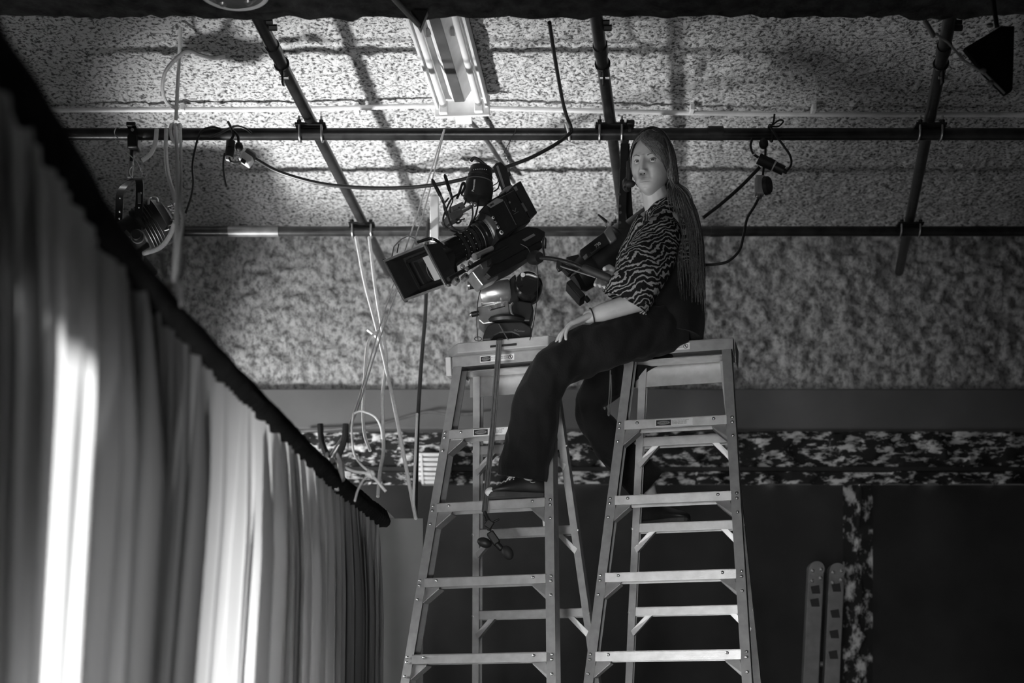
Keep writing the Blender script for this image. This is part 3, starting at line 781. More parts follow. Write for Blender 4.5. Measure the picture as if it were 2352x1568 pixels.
# hood between matte box and lens, clamps and corner screws
m = MB(); u_, v_ = frame(CA)
q = quad(XF - 0.085, 0.93); n = 32; r0 = []; r1 = []
hv = ((q[0] + q[1]) - (q[2] + q[3])) / 4; wv = ((q[1] + q[2]) - (q[0] + q[3])) / 4; qc = sum(q, Vector()) / 4
for j in range(n):
    a_ = 2 * math.pi * j / n; cx, sy = math.cos(a_), math.sin(a_); k_ = 1 / max(abs(cx), abs(sy))
    r0.append(qc + wv * (cx * k_) + hv * (sy * k_)); r1.append(lp0 - LAX * 0.02 + LAX * LL + wv.normalized() * (cx * 0.066) + hv.normalized() * (sy * 0.066))
m.rings([r0, [a.lerp(c, 0.6) for a, c in zip(r0, r1)], r1], False, False); m.build('bellows', M['black_gloss'], mbx, smooth=40)
for i in range(4):
    p = quad(XF - 0.01, 1.03)[i]; MB().cyl(p - CA * 0.006, p + CA * 0.006, 0.006, n=10).build('corner_screw', M['grey_metal'] if i else M['black_metal'], mbx)
MB().tube([CX(900, 590, XF - 0.02), CX(905, 566, XF - 0.02), CX(921, 549, XF - 0.02), CX(938, 541, XF - 0.02), CX(954, 548, XF - 0.03), CX(958, 562, XF - 0.03)], 0.0028, 6).build('flag_bracket', M['silver'], mbx)
MB().cyl(CX(912, 580, XF - 0.02), CX(916, 560, XF - 0.02), 0.0025, n=8).build('flag_screw', M['black_metal'], mbx)
MB().tube([CX(960, 556, XF - 0.04), CX(990, 548, XF - 0.06), CX(1012, 560, XF - 0.09), CX(1035, 590, XF - 0.12), CX(1046, 618, XF - 0.14)], 0.006, 8, 6).build('hood_rim', M['black_gloss'], mbx)
# --- antennas, cages, cables in front of the body
for a_, c_, nm in [((992, 411), (1013, 452), 0), ((1021, 400), (1034, 441), 1)]:
    p0, p1 = CI(*a_, 0.0), CI(*c_, 0.0); d_ = (p0 - p1).normalized()
    an = MB().lathe(p1, p0 - p1, [(0, 0.0045), (0.12, 0.0075), (0.9, 0.0066), (0.93, 0.006), (1, 0.003)], 12).build('antenna', M['black_plastic'], fc)
    MB().cyl(p1 - d_ * 0.03, p1, 0.0055, n=12).build('antenna_base', M['silver'], an)
q = [CI(*v, 0.02) for v in [(1036, 474), (1063, 462), (1072, 480), (1044, 492)]]
MB().prism(q, CB * -0.05).build('receiver_box', M['silver'], fc, bevel=0.003)
q = [CI(*v, 0.04) for v in [(1030, 490), (1060, 478), (1066, 492), (1037, 506)]]
MB().prism(q, CB * -0.06).build('motor_driver', M['grey_metal'], fc, bevel=0.003)
MB().cyl(CI(1050, 492, 0.03), CI(1082, 474, 0.03), 0.0075, n=14).build('top_rod', M['silver'], fc)
MB().cyl(CI(1104, 500, 0.06), CI(1108, 497, 0.08), 0.013, n=16).build('mount_knob', M['black_metal'], fc)
MB().sphere(CI(1091, 470, 0.05), 0.009, 12, 8).build('ball_joint', M['silver'], fc)
MB().sphere(CI(1083, 468, 0.05), 0.008, 12, 8).build('ball_joint', M['silver'], fc)
MB().tube([CI(1050, 455, 0.03), CI(1056, 440, 0.03), CI(1061, 424, 0.03), CI(1066, 420, 0.03), CI(1067, 430, 0.03), CI(1060, 445, 0.03)], 0.005, 8, 5).build('cable_clip', M['black_plastic'], fc)
cabs = [[(1015, 460), (1024, 478), (1030, 500), (1040, 522), (1056, 530), (1072, 526), (1082, 510), (1086, 490), (1084, 470)],
        [(1052, 446), (1038, 455), (1026, 478), (1018, 500), (1020, 515), (1034, 528), (1050, 533)],
        [(1035, 442), (1040, 460), (1033, 480), (1040, 500), (1055, 505), (1068, 502)],
        [(1060, 446), (1070, 456), (1066, 470), (1052, 478)], [(1100, 458), (1096, 480), (1090, 500), (1078, 520), (1066, 530)],
        [(1030, 455), (1020, 470), (1024, 490), (1036, 505), (1052, 512), (1060, 506)]]
for i, cb_ in enumerate(cabs):
    MB().tube([CI(x, y, 0.05 - 0.012 * i + 0.01 * math.sin(3 * k)) for k, (x, y) in enumerate(cb_)], 0.0036 if i != 2 else 0.0026, 8, 6).build('signal_cable', M['cable'], fc)
MB().tube([CI(1128, 428, 0.0), CI(1142, 420, 0.01), CI(1146, 408, 0.01)], 0.002, 6, 5).build('signal_cable', M['cable'], fc)
MB().tube([CI(1134, 440, 0.0), CI(1144, 432, 0.0), CI(1148, 418, 0.01)], 0.003, 6, 5).build('signal_cable', M['cable'], fc)
# --- rods, base and focus motors
for Y_ in (0.045, -0.045):
    a, c = CI(1030, 641, Y_), CI(1165, 566, Y_)
    MB().cyl(a, c, 0.0082, n=14).build('rail_rod', M['black_metal'] if Y_ > 0 else M['silver'], fc)
MB().cyl(CI(1096, 585, 0.05), CI(1130, 570, 0.05), 0.010, n=14).build('rod_clamp', M['silver'], fc)
MB().cyl(CI(1090, 590, 0.05), CI(1098, 586, 0.05), 0.014, n=14).build('rod_knob', M['silver'], fc)
for (x, y) in [(1047, 646), (1068, 637)]:
    p = CI(x, y, 0.06); mo = MB().cyl(p - CB * 0.012, p + CB * 0.012, 0.0125, n=10).build('thumb_screw', M['silver'], fc, smooth=0)
    MB().cyl(p + CB * 0.012, p + CB * 0.014, 0.005, n=10).build('screw_hole', M['ink'], mo)
for (x, y) in [(1062, 612), (1072, 618), (1080, 604)]:
    MB().box(CI(x, y, 0.055), (0.016, 0.016, 0.016), Matrix.Rotation(0.5, 3, 'Y')).build('motor_block', M['grey_metal'], fc, bevel=0.003)
side_prism([(1143, 556), (1212, 519), (1236, 522), (1253, 532), (1252, 546), (1150, 602), (1128, 604), (1126, 590)], 0.05, 0.12).build('bridge_plate', M['black_metal'], fc, bevel=0.004, smooth=0)
side_prism([(1200, 550), (1226, 536), (1230, 540), (1206, 554)], 0.0515, 0.003).build('plate_strip', M['silver'], fc)
side_prism([(1118, 627), (1134, 604), (1243, 552), (1248, 566), (1200, 600), (1128, 636)], 0.042, 0.1).build('dovetail', M['black_metal'], fc, bevel=0.003, smooth=0)
side_prism([(1085, 622), (1122, 592), (1140, 612), (1146, 638), (1110, 655), (1098, 640)], 0.02, 0.05).build('head_plate', M['silver'], fc, bevel=0.004, smooth=0)
side_prism([(1104, 606), (1120, 596), (1126, 606), (1110, 616)], 0.024, 0.01).build('plate_window', M['grey_metal'], fc)
# --- fluid head
hd = thing('fluid_head', 'silver and black fluid tripod head holding the film camera on the wooden board', 'tripod head', P(1165, 781, 5.78))
DH = 5.72
MB().lathe(P(1103, 676, DH + 0.02), P(1172, 668, DH + 0.02) - P(1103, 676, DH + 0.02), [(0, 0.02), (0.0, 0.046), (0.06, 0.05), (0.94, 0.05), (1, 0.046), (1, 0.02)], 32).build('tilt_drum', M['silver'], hd, smooth=35)
flat_prism([(1096, 704), (1168, 688), (1172, 722), (1170, 733), (1110, 745), (1098, 735)], DH, 0.12).build('pan_housing', M['silver'], hd, bevel=0.006, smooth=0)
flat_prism([(1170, 640), (1184, 628), (1192, 690), (1222, 694), (1226, 712), (1218, 738), (1172, 736)], DH - 0.01, 0.13).build('head_body', M['black_metal'], hd, bevel=0.006, smooth=0)
p = P(1213, 655, DH - 0.02)
dr = MB().lathe(p + Vector((0, 0.10, 0)), Vector((0, -0.13, 0)), [(0, 0.05), (0.2, 0.058), (0.75, 0.058), (0.9, 0.052), (1, 0.046), (1.0, 0.01)], 36).build('drag_drum', M['black_gloss'], hd, smooth=30)
lv = [P(1199, 631, DH - 0.06), P(1215, 630, DH - 0.065), P(1232, 635, DH - 0.065), P(1241, 633, DH - 0.06)]
MB().tube(lv, 0.006, 8, 5).build('drag_lever', M['grey_metal'], dr)
MB().cyl(P(1201, 631, DH - 0.04), P(1201, 631, DH - 0.075), 0.009, n=16).build('lever_hub', M['grey_metal'], dr)
MB().lathe(P(1196, 658, DH - 0.03), Vector((0, -0.02, 0)), [(0, 0.016), (0.6, 0.016), (1, 0.010)], 20).build('bubble_level', M['silver'], dr)
MB().cyl(P(1076, 655, DH), P(1096, 652, DH), 0.017, n=18).build('tilt_knob', M['black_plastic'], hd)
MB().cyl(P(1074, 655.5, DH), P(1079, 655, DH), 0.0182, n=18).build('knob_ring', M['silver'], hd)
MB().cyl(P(1083, 722, DH), P(1100, 719, DH), 0.011, n=14).build('pan_lock', M['black_metal'], hd)
MB().sphere(P(1081, 722, DH), 0.008, 10, 6).build('pan_lock_end', M['silver'], hd)
for (x, y) in [(1124, 708), (1137, 701), (1154, 695)]:
    MB().cyl(P(x, y, DH - 0.004), P(x + 2, y, DH - 0.018), 0.0055, n=10).build('socket_screw', M['silver'], hd)
MB().bar(P(1126, 712, DH - 0.006), P(1160, 703, DH - 0.006), Vector((0, 0.002, 0)), Vector((0, 0, 0.002))).build('scale_strip', M['ink'], hd)
MB().tube([P(1178, 696, DH - 0.025), P(1173, 704, DH - 0.03), P(1175, 718, DH - 0.03), P(1180, 726, DH - 0.03)], 0.005, 8, 5).build('brake_lever', M['silver'], hd)
MB().lathe(P(1166, 748, DH + 0.05), Vector((0, 0, 0.022)), [(0, 0.088), (0.5, 0.093), (1, 0.085)], 36).build('bowl_ring', M['black_metal'], hd)
flat_prism([(1107, 781), (1113, 760), (1120, 747), (1134, 740), (1200, 738), (1222, 752), (1221, 781), (1196, 781), (1190, 770), (1176, 764), (1148, 765), (1136, 771), (1128, 781)], DH - 0.01, 0.13).build('high_hat', M['black_plastic'], hd, bevel=0.006, smooth=0)
MB().bar(P(1146, 744, DH - 0.015), P(1167, 781, DH - 0.03), Vector((0.002, 0, 0)), Vector((0, 0.003, 0))).build('tie_down', M['silver'], hd)
text('OConnor', 0.011, P(1180, 760.5, DH - 0.012), Vector((1, 0, -0.08)), Vector((0, 0, 1)), M['sticker_grey'], hd)
# hanging wires
for pts_ in [[(1104, 596), (1113, 612), (1108, 650), (1098, 690), (1095, 740), (1098, 781)], [(1233, 606), (1236, 640), (1233, 690), (1226, 740), (1217, 781)], [(1085, 638), (1100, 650), (1112, 648), (1104, 630)], [(1196, 560), (1214, 572), (1222, 600)]]:
    MB().tube([P(x, y, DH - 0.07) for x, y in pts_], 0.0018, 6, 6).build('thin_wire', M['cable'], fc)
MB().torus(P(1098, 778, DH - 0.07), (0, 0.3, 1), 0.014, 0.0016, 20, 6).build('wire_coil', M['cable'], fc)
# pan handle
ph = [P(1226, 592, 5.66), P(1246, 592, 5.63), P(1275, 595, 5.60), P(1310, 604, 5.575), P(1342, 617, 5.56)]
MB().tube(ph, 0.0085, 12, 6).build('pan_bar', M['black_metal'], hd)
MB().lathe(P(1338, 614, 5.562), P(1404, 641, 5.53) - P(1338, 614, 5.562), [(0, 0.011), (0.08, 0.015), (0.5, 0.0165), (0.9, 0.0155), (1, 0.01)], 16).build('pan_grip', M['rubber'], hd)
MB().lathe(P(1222, 592, 5.68), P(1240, 591, 5.63) - P(1222, 592, 5.68), [(0, 0.026), (0.5, 0.028), (1, 0.02)], 20).build('rosette', M['black_metal'], hd)
MB().tube([P(1250, 588, 5.62), P(1247, 565, 5.62), P(1248, 549, 5.62), P(1253, 549, 5.62), P(1252, 570, 5.62)], 0.004, 8, 5).build('lock_lever', M['black_metal'], hd)
MB().tube([P(1281, 606, 5.6), P(1290, 612, 5.585), P(1340, 628, 5.565), P(1368, 637, 5.55)], 0.003, 8, 4).build('bar_brace', M['grey_metal'], hd)
MB().prism([P(1279, 597, 5.585), P(1291, 598, 5.585), P(1292, 618, 5.585), P(1283, 622, 5.585), P(1277, 612, 5.585)], Vector((0, 0.02, 0))).build('bar_clamp', M['black_metal'], hd, bevel=0.003)
# wire between pipe and camera
tw = MB(); tw.tube([P(1186, 292, DM - 0.03), P(1180, 310, 5.98), P(1160, 345, 5.9), P(1158, 356, 5.85), P(1167, 372, 5.75)], 0.0016, 6, 5)
two = tw.build('tie_wire', M['cable']); tag(two, 'thin black wire from the scaffold pipe down to the camera top', 'wire')
tw = MB(); tw.tube([P(1172, 320, DM - 0.03), P(1165, 362, 5.86), P(1165, 376, 5.78)], 0.0012, 6, 5)
two = tw.build('tie_wire', M['cable']); tag(two, 'second shorter black wire dropping beside it above the camera', 'wire')
# ================================================================== PERSON
def apply_mods(o):
    dg = bpy.context.evaluated_depsgraph_get(); dg.update()
    me = bpy.data.meshes.new_from_object(o.evaluated_get(dg))
    old = o.data; o.modifiers.clear(); o.data = me
    bpy.data.meshes.remove(old)
    return o
def remesh(o, vox, it=3):
    r_ = o.modifiers.new('r', 'REMESH'); r_.mode = 'VOXEL'; r_.voxel_size = vox; r_.use_smooth_shade = True
    s_ = o.modifiers.new('s', 'SMOOTH'); s_.factor = 0.5; s_.iterations = it
    return apply_mods(o)
def capsule(m, p0, p1, r0, r1, n=14):
    p0, p1 = Vector(p0), Vector(p1)
    m.sphere(p0, r0, n, 8); m.sphere(p1, r1, n, 8)
    m.cyl(p0, p1, r0, r1, n)
def chain(m, pts, rs):
    for i in range(len(pts) - 1): capsule(m, pts[i], pts[i + 1], rs[i], rs[i + 1])
def smooth_list(vals, n):
    v = [Vector((x, 0, 0)) for x in vals]
    return [q.x for q in catmull(v, n)]
def loft(m, pts, a, b, sub=8, n=40, ref=Vector((0, 1, 0)), wrinkle=0.0, wscale=14, cap0=True, cap1=True, seed=0.0, aniso=1.0):
    """tube of elliptical section: half-size a in the plane normal to `ref`, b along it"""
    cp = catmull(pts, sub); A_ = smooth_list(a, sub); B_ = smooth_list(b, sub); rs = []
    for i, p in enumerate(cp):
        t_ = (cp[min(i + 1, len(cp) - 1)] - cp[max(i - 1, 0)]).normalized()
        ax = t_.cross(ref).normalized(); bx = ax.cross(t_).normalized(); ring = []
        for j in range(n):
            th = 2 * math.pi * j / n
            d_ = ax * math.cos(th) * A_[i] + bx * math.sin(th) * B_[i]
            q = p + d_
            if wrinkle:
                k_ = pnoise(Vector((q.x * wscale + seed, q.y * wscale, q.z * wscale * aniso))) + 0.5 * pnoise(Vector((q.x * wscale * 2.3, q.y * wscale * 2.3 + seed, q.z * wscale * 2.3 * aniso)))
                q = q + d_.normalized() * k_ * wrinkle
            ring.append(q)
        rs.append(ring)
    m.rings(rs, cap0, cap1)
    return rs

seat = lb(0, 0, H)
person = thing('person', 'person in a zebra striped top and black trousers sitting on the right ladder', 'person', seat)
# ---------- head frame
yaw = math.radians(27); pit = math.radians(9)
HF = Vector((-math.sin(yaw) * math.cos(pit), -math.cos(yaw) * math.cos(pit), -math.sin(pit)))
HR = Vector((0, 0, 1)).cross(HF).normalized(); HU = HF.cross(HR).normalized()
roll = math.radians(-4)
HR, HU = (HR * math.cos(roll) + HU * math.sin(roll)), (HU * math.cos(roll) - HR * math.sin(roll))
HC = P(1496, 378, 5.60)
def HD(x, y, z): return HC + HR * x + HF * y + HU * z
def G(x, s): return math.exp(-(x / s) ** 2)
def head_pt(dx, dy, dz):
    rx, rz = 0.0765, 0.119 if dz > 0 else 0.121
    ry = 0.088 if dy > 0 else 0.102
    x, y, z = rx * dx, ry * dy, rz * dz
    if z < 0:
        t_ = -z / 0.121
        x *= 1 - 0.27 * t_ ** 1.8
        if y < 0: y *= 1 - 0.55 * t_ ** 1.5
        else: y = y * (1 + 0.02 * t_) + 0.016 * t_ ** 2 * min(1, dy * 2)
    else:
        y -= 0.004 * (z / 0.119)
    if dy > 0.1:
        k = min(1, (dy - 0.1) / 0.3)
        d_ = 0
        if -0.060 < z < 0.02:
            if z > -0.040: h = 0.003 + 0.020 * (0.02 - z) / 0.06
            else: h = 0.023 * max(0, 1 - ((-0.040 - z) / 0.016) ** 1.4)
            s_ = 0.0075 + 0.006 * max(0, min(1, (0.01 - z) / 0.05))
            d_ += h * G(x, s_)
        for s in (-1, 1):
            d_ += 0.0085 * math.exp(-((x - s * 0.0125) ** 2 + (z + 0.0435) ** 2) / 0.0068 ** 2)
            d_ -= 0.0115 * math.exp(-((x - s * 0.031) / 0.017) ** 2 - ((z - 0.001) / 0.0115) ** 2)
            d_ += 0.0035 * math.exp(-((x - s * 0.03) / 0.02) ** 2 - ((z - 0.021) / 0.008) ** 2)
            d_ += 0.006 * math.exp(-((x - s * 0.043) / 0.02) ** 2 - ((z + 0.032) / 0.018) ** 2)
            d_ -= 0.0035 * math.exp(-((x - s * 0.026) / 0.006) ** 2 - ((z + 0.055) / 0.012) ** 2)
        d_ += 0.0050 * G(z + 0.0685, 0.0048) * G(x, 0.02) + 0.0055 * G(z + 0.0815, 0.0055) * G(x, 0.017)
        d_ -= 0.0055 * G(z + 0.0748, 0.0022) * G(x, 0.022)
        d_ -= 0.0035 * G(z + 0.092, 0.006) * G(x, 0.02)
        d_ += 0.007 * G(z + 0.108, 0.013) * G(x, 0.018)
        y += d_ * k
    return x, y, z
NT, NP = 150, 170
hv_, hf_, hl = [], [], []
for i in range(NT + 1):
    th = math.pi * i / NT
    for j in range(NP):
        ph_ = 2 * math.pi * j / NP
        hl.append(head_pt(max(math.sin(th), 1e-4) * math.cos(ph_), max(math.sin(th), 1e-4) * math.sin(ph_), math.cos(th)))
hv_ = [HD(*q) for q in hl]
hf_ = [[i * NP + j, (i + 1) * NP + j, (i + 1) * NP + (j + 1) % NP, i * NP + (j + 1) % NP] for i in range(NT) for j in range(NP)]

# ---------- skin body (one continuous mesh below the head)
bm_ = MB()
neck0, neck1 = HD(0.0, -0.018, -0.085), P(1518, 487, 5.68)
chain(bm_, [HD(0, -0.012, -0.05), neck0, neck1], [0.05, 0.049, 0.062])
# torso
loft(bm_, [P(1545, 775, 5.68), P(1550, 690, 5.68), P(1542, 570, 5.68), P(1528, 515, 5.68), P(1520, 488, 5.68)], [0.1, 0.085, 0.1, 0.08, 0.05], [0.155, 0.125, 0.15, 0.16, 0.1], 6, 28)
LS, LE, LW = P(1536, 512, 5.53), P(1478, 688, 5.44), P(1352, 727, 5.43)
RS, RE, RW = P(1490, 512, 5.84), P(1452, 655, 5.84), P(1422, 641, 5.64)
chain(bm_, [LS, LE, LW.lerp(LE, 0.25), LW], [0.05, 0.040, 0.034, 0.025])
chain(bm_, [RS, RE, RW.lerp(RE, 0.25), RW], [0.05, 0.036, 0.03, 0.024])
LK, LAk = P(1262, 848, 5.45), P(1203, 1090, 5.53)
RK, RAk = P(1355, 930, 5.92), P(1492, 1110, 6.03)
chain(bm_, [P(1540, 758, 5.61), P(1345, 806, 5.48), P(1272, 848, 5.45), P(1243, 905, 5.455), P(1226, 980, 5.47), P(1212, 1066, 5.53), P(1214, 1105, 5.57)], [0.075, 0.06, 0.052, 0.05, 0.045, 0.03, 0.026])
chain(bm_, [P(1530, 765, 5.76), P(1425, 850, 5.85), P(1362, 925, 5.92), P(1386, 1000, 5.975), P(1440, 1062, 6.02), P(1486, 1110, 6.05), P(1496, 1140, 6.06)], [0.07, 0.06, 0.045, 0.045, 0.042, 0.032, 0.026])
# feet inside the shoes
capsule(bm_, P(1216, 1112, 5.575), P(1175, 1132, 5.56), 0.024, 0.016); capsule(bm_, P(1496, 1145, 6.06), P(1520, 1170, 6.02), 0.024, 0.016)
def hand(m, wrist, d, back, side, curl, spread=0.10, scale=1.0):
    """five-fingered hand: d forward, back = outward normal of the back of the hand, side = towards the thumb"""
    d = Vector(d).normalized(); side = Vector(side); side = (side - d * side.dot(d)).normalized(); back = d.cross(side) if d.cross(side).dot(Vector(back)) > 0 else side.cross(d)
    L = [0.075, 0.082, 0.078, 0.064]; base = [0.086, 0.09, 0.086, 0.078]
    for k in range(4):
        off = (0.030 - 0.0195 * k) * scale
        kn = wrist + d * base[k] * scale + side * off + back * 0.002
        capsule(m, wrist + side * off * 0.55, kn, 0.0125 * scale, 0.0105 * scale)
        dr_ = (d + side * (spread * (1.3 - k))).normalized(); p = kn; r_ = 0.0088 * scale
        for seg, fr_ in enumerate((0.46, 0.3, 0.24)):
            ang = curl[k][seg]
            ax = side
            dr_ = (Matrix.Rotation(ang, 3, ax) @ dr_) if (Matrix.Rotation(0.3, 3, ax) @ d).dot(back) < 0 else (Matrix.Rotation(-ang, 3, ax) @ dr_)
            q = p + dr_ * L[k] * fr_ * scale * 1.15
            capsule(m, p, q, r_, r_ * 0.9, 10); p = q; r_ *= 0.9
    t0 = wrist + d * 0.022 * scale + side * 0.024 * scale
    t1 = t0 + (d * 0.6 + side * 0.7 - back * 0.25).normalized() * 0.042 * scale
    t2 = t1 + (d * 0.9 + side * 0.25 - back * 0.2).normalized() * 0.032 * scale
    t3 = t2 + (d * 1.0 - back * 0.25).normalized() * 0.026 * scale
    chain(m, [t0, t1, t2, t3], [0.014 * scale, 0.0115 * scale, 0.010 * scale, 0.0085 * scale])
hd_dir = P(1284, 762, 5.415) - LW
# right hand closed round the pan grip
capsule(bm_, RE.lerp(RW, 0.6), RW, 0.027, 0.023)
bo = bm_.build('body', M['skin'], person)
remesh(bo, 0.0055, 4)
hm = MB()
hand(hm, LW, hd_dir, Vector((-0.3, -0.35, 0.9)), Vector((0, 1, 0.1)), [(0.25, 0.35, 0.3), (0.3, 0.35, 0.3), (0.35, 0.4, 0.3), (0.4, 0.4, 0.3)], 0.12)
capsule(hm, LE.lerp(LW, 0.9), LW, 0.0262, 0.024)
gx = (P(1404, 641, 5.53) - P(1338, 614, 5.562)).normalized()
pc = P(1416, 634, 5.595)
capsule(hm, RW, pc, 0.024, 0.023)
for k in range(4):
    g = P(1374, 629, 5.545) + gx * (0.0215 * k)
    kn = g + Vector((0.012, 0.036, 0.016))
    capsule(hm, pc, kn, 0.020, 0.0105)
    chain(hm, [kn, g + Vector((0.0, 0.026, -0.016)), g + Vector((-0.006, 0.004, -0.030)), g + Vector((-0.012, -0.012, -0.046 + 0.003 * k))], [0.0105, 0.0094, 0.0088, 0.0078])
chain(hm, [pc + Vector((0, -0.005, 0.012)), P(1408, 620, 5.555), P(1399, 613, 5.530), P(1389, 617, 5.512)], [0.018, 0.0125, 0.0105, 0.0088])
ho = hm.build('hands', M['skin'], person); remesh(ho, 0.0030, 3)
# join head into the same mesh
me = bo.data; bmx = bmesh.new(); bmx.from_mesh(me)
base = ROOT[person.name]
bmx.from_mesh(ho.data); bpy.data.objects.remove(ho, do_unlink=True)
vsx = [bmx.verts.new(v - base) for v in hv_]
bmx.verts.ensure_lookup_table()
for f in hf_:
    try: bmx.faces.new([vsx[i] for i in f]).smooth = True
    except ValueError: pass
def add_to(bmx, mbx_, mi=0):
    vs_ = [bmx.verts.new(v - base) for v in mbx_.v]
    for f in mbx_.f:
        try:
            q = bmx.faces.new([vs_[i] for i in f]); q.smooth = True; q.material_index = mi
        except ValueError: pass
ear = MB()
for s in (1, -1):
    R_ = Matrix((HR, HF, HU)).transposed()
    ear.sphere(HD(s * 0.073, -0.012, -0.008), (0.010, 0.016, 0.029), 14, 10, R_ @ Matrix.Rotation(s * 0.35, 3, 'Z'))
    pts_ = [HD(s * (0.080 + 0.006 * math.sin(a_ * 0.5)), -0.012 - 0.017 * math.cos(a_ - 0.6), -0.006 + 0.028 * math.sin(a_ - 0.6)) for a_ in [k * 0.5 for k in range(10)]]
    ear.tube(pts_, 0.0045, 8)
add_to(bmx, ear)
lid = MB(); EY = 0.0645; ER = 0.0122
for s in (-1, 1):
    ec = (s * 0.031, EY, 0.001)
    for up_ in (1, -1):
        lim = math.radians(12 if up_ > 0 else 20); grid = []
        for i in range(8):
            el = lim + (math.radians(85) - lim) * i / 7; row = []
            for j in range(17):
                az = math.radians(-88 + 176 * j / 16)
                e_ = el if i else lim * math.cos(az) ** 0.7 + 0.02
                r_ = ER + 0.0016 + (0.0007 if i == 0 else 0)
                row.append(HD(ec[0] + r_ * math.cos(e_) * math.sin(az), ec[1] + r_ * math.cos(e_) * math.cos(az), ec[2] + up_ * r_ * math.sin(e_)))
            grid.append(row)
        if up_ > 0: grid = grid[::-1]
        lid.rings(grid, False, False, closed=False)
add_to(bmx, lid)
bmx.to_mesh(me); bmx.free()
me.materials.clear(); me.materials.append(M['skin']); me.materials.append(M['lip'])
lipset = set()
# lip colour by position on the head surface
inv = Matrix((HR, HF, HU))
for p in me.polygons:
    c = p.center + base
    q = inv @ (c - HC)
    if q.y > 0.06 and abs(q.x) < 0.0235:
        w_ = 1 - (q.x / 0.0245) ** 2
        if -0.0748 - 0.0095 * w_ < q.z < -0.0748 + 0.0085 * w_ ** 0.7: p.material_index = 1
me.update()
cam_dir = (Vector((0, 0, EYE)) - HC).normalized()
for s in (-1, 1):
    ec = HD(s * 0.031, EY, 0.001)
    ey = MB().sphere(ec, ER, 20, 14).build('eye', M['eyewhite'], person)
    gz = (cam_dir * 0.75 + HF * 0.35 + Vector((0, 0, 0.05))).normalized()
    u_, v_ = frame(gz)
    MB().lathe(ec + gz * (ER * 0.80), gz * (ER * 0.24), [(0, 0.0066), (0.45, 0.0056), (0.8, 0.0035), (1, 0.0006)], 18).build('iris', M['iris'], ey)
    # lash line and eyebrow
    pts_ = []
    for j in range(11):
        az = math.radians(-70 + 140 * j / 10); e_ = math.radians(12) * math.cos(az) ** 0.7 + 0.02; r_ = ER + 0.0026
        pts_.append(HD(s * 0.031 + r_ * math.cos(e_) * math.sin(az), EY + r_ * math.cos(e_) * math.cos(az), 0.001 + r_ * math.sin(e_)))
    MB().tube(pts_, 0.0009, 6).build('eyelashes', M['brow'], person)
    pts_ = []
    for j in range(8):
        x = 0.016 + 0.032 * j / 7; z = 0.0165 + 0.0075 * math.sin(j / 7 * 2.2) - 0.001 * j / 7
        dx_, dz_ = x / 0.0735, z / 0.119; dy_ = math.sqrt(max(0.01, 1 - dx_ * dx_ - dz_ * dz_))
        hx, hy, hz = head_pt(dx_, dy_, dz_); pts_.append(HD(s * hx, hy + 0.0008, hz))
    MB().tube(pts_, lambda t_: 0.0021 * (1 - 0.6 * t_), 6).build('eyebrow', M['brow'], person)
for s in (-1, 1):
    MB().sphere(HD(s * 0.0070, 0.0915, -0.0515), (0.0030, 0.0040, 0.0022), 8, 6).build('nostril', M['ink'], person)

# ---------- hair: cap + strands
cap = MB(); keep = {}
def hairy(x, y, z):
    if y < -0.015 and z > -0.07: return True
    line = 0.070 - 0.9 * max(0, abs(x) - 0.035)
    if y < 0.03: line = min(line, 0.03 - (0.03 - y) * 1.6)
    return z > line
idx = {}
for i, q in enumerate(hl):
    if hairy(*q):
        n_ = Vector((q[0] / 0.0735 ** 2, q[1] / 0.095 ** 2, q[2] / 0.12 ** 2)).normalized()
        lump = 0.010 + 0.003 * math.sin(q[0] * 160 + q[1] * 60)
        idx[i] = len(cap.v); cap.v.append(HD(*(Vector(q) + n_ * lump)))
for f in hf_:
    if all(k in idx for k in f): cap.f.append([idx[k] for k in f])
hro = cap.build('hair', M['hair'], person)
st_ = MB(); rr = random.Random(5)
def strand(pts, r0=0.0022): st_.tube(pts, lambda t_: r0 * (1 - 0.75 * t_ ** 2) , 5, 6)
def onhead(x, y, z, lift):
    v = Vector((x / 0.0735, y / 0.095, z / 0.12)); v.normalize()
    q = Vector(head_pt(v.x, v.y, v.z)); return HD(*(q + Vector((v.x, v.y, v.z)) * lift))
# crown to back / side lengths
for k in range(420):
    a_ = rr.uniform(0, 1)
    x0 = rr.uniform(-0.03, 0.035)
    p0 = onhead(x0 * 0.4, 0.03 - 0.06 * a_, 0.11, 0.012)
    sgn = 1
    y1 = rr.uniform(-0.085, 0.028); 
    p1 = onhead(0.05, y1 * 0.8, 0.075, 0.014); p2 = onhead(0.075, y1, 0.0, 0.014 + rr.uniform(0, 0.006))
    p3 = onhead(0.066, y1 - 0.008, -0.055, 0.016 + rr.uniform(0, 0.03))
    tpx = rr.uniform(1548, 1606); spread = (tpx - 1548) / 58
    D_ = rr.uniform(5.50, 5.62)
    p4 = P(1538 + 44 * spread + rr.uniform(-7, 7), 455 + rr.uniform(-8, 8), D_)
    p5 = P(1550 + 56 * spread + rr.uniform(-8, 8), 535 + rr.uniform(-10, 10), D_ - 0.01)
    pe = P(tpx + 8 + rr.uniform(-4, 8), rr.uniform(600, 700), D_)
    strand([p0, p1, p2, p3, p4, p5, pe], rr.uniform(0.0011, 0.0021))
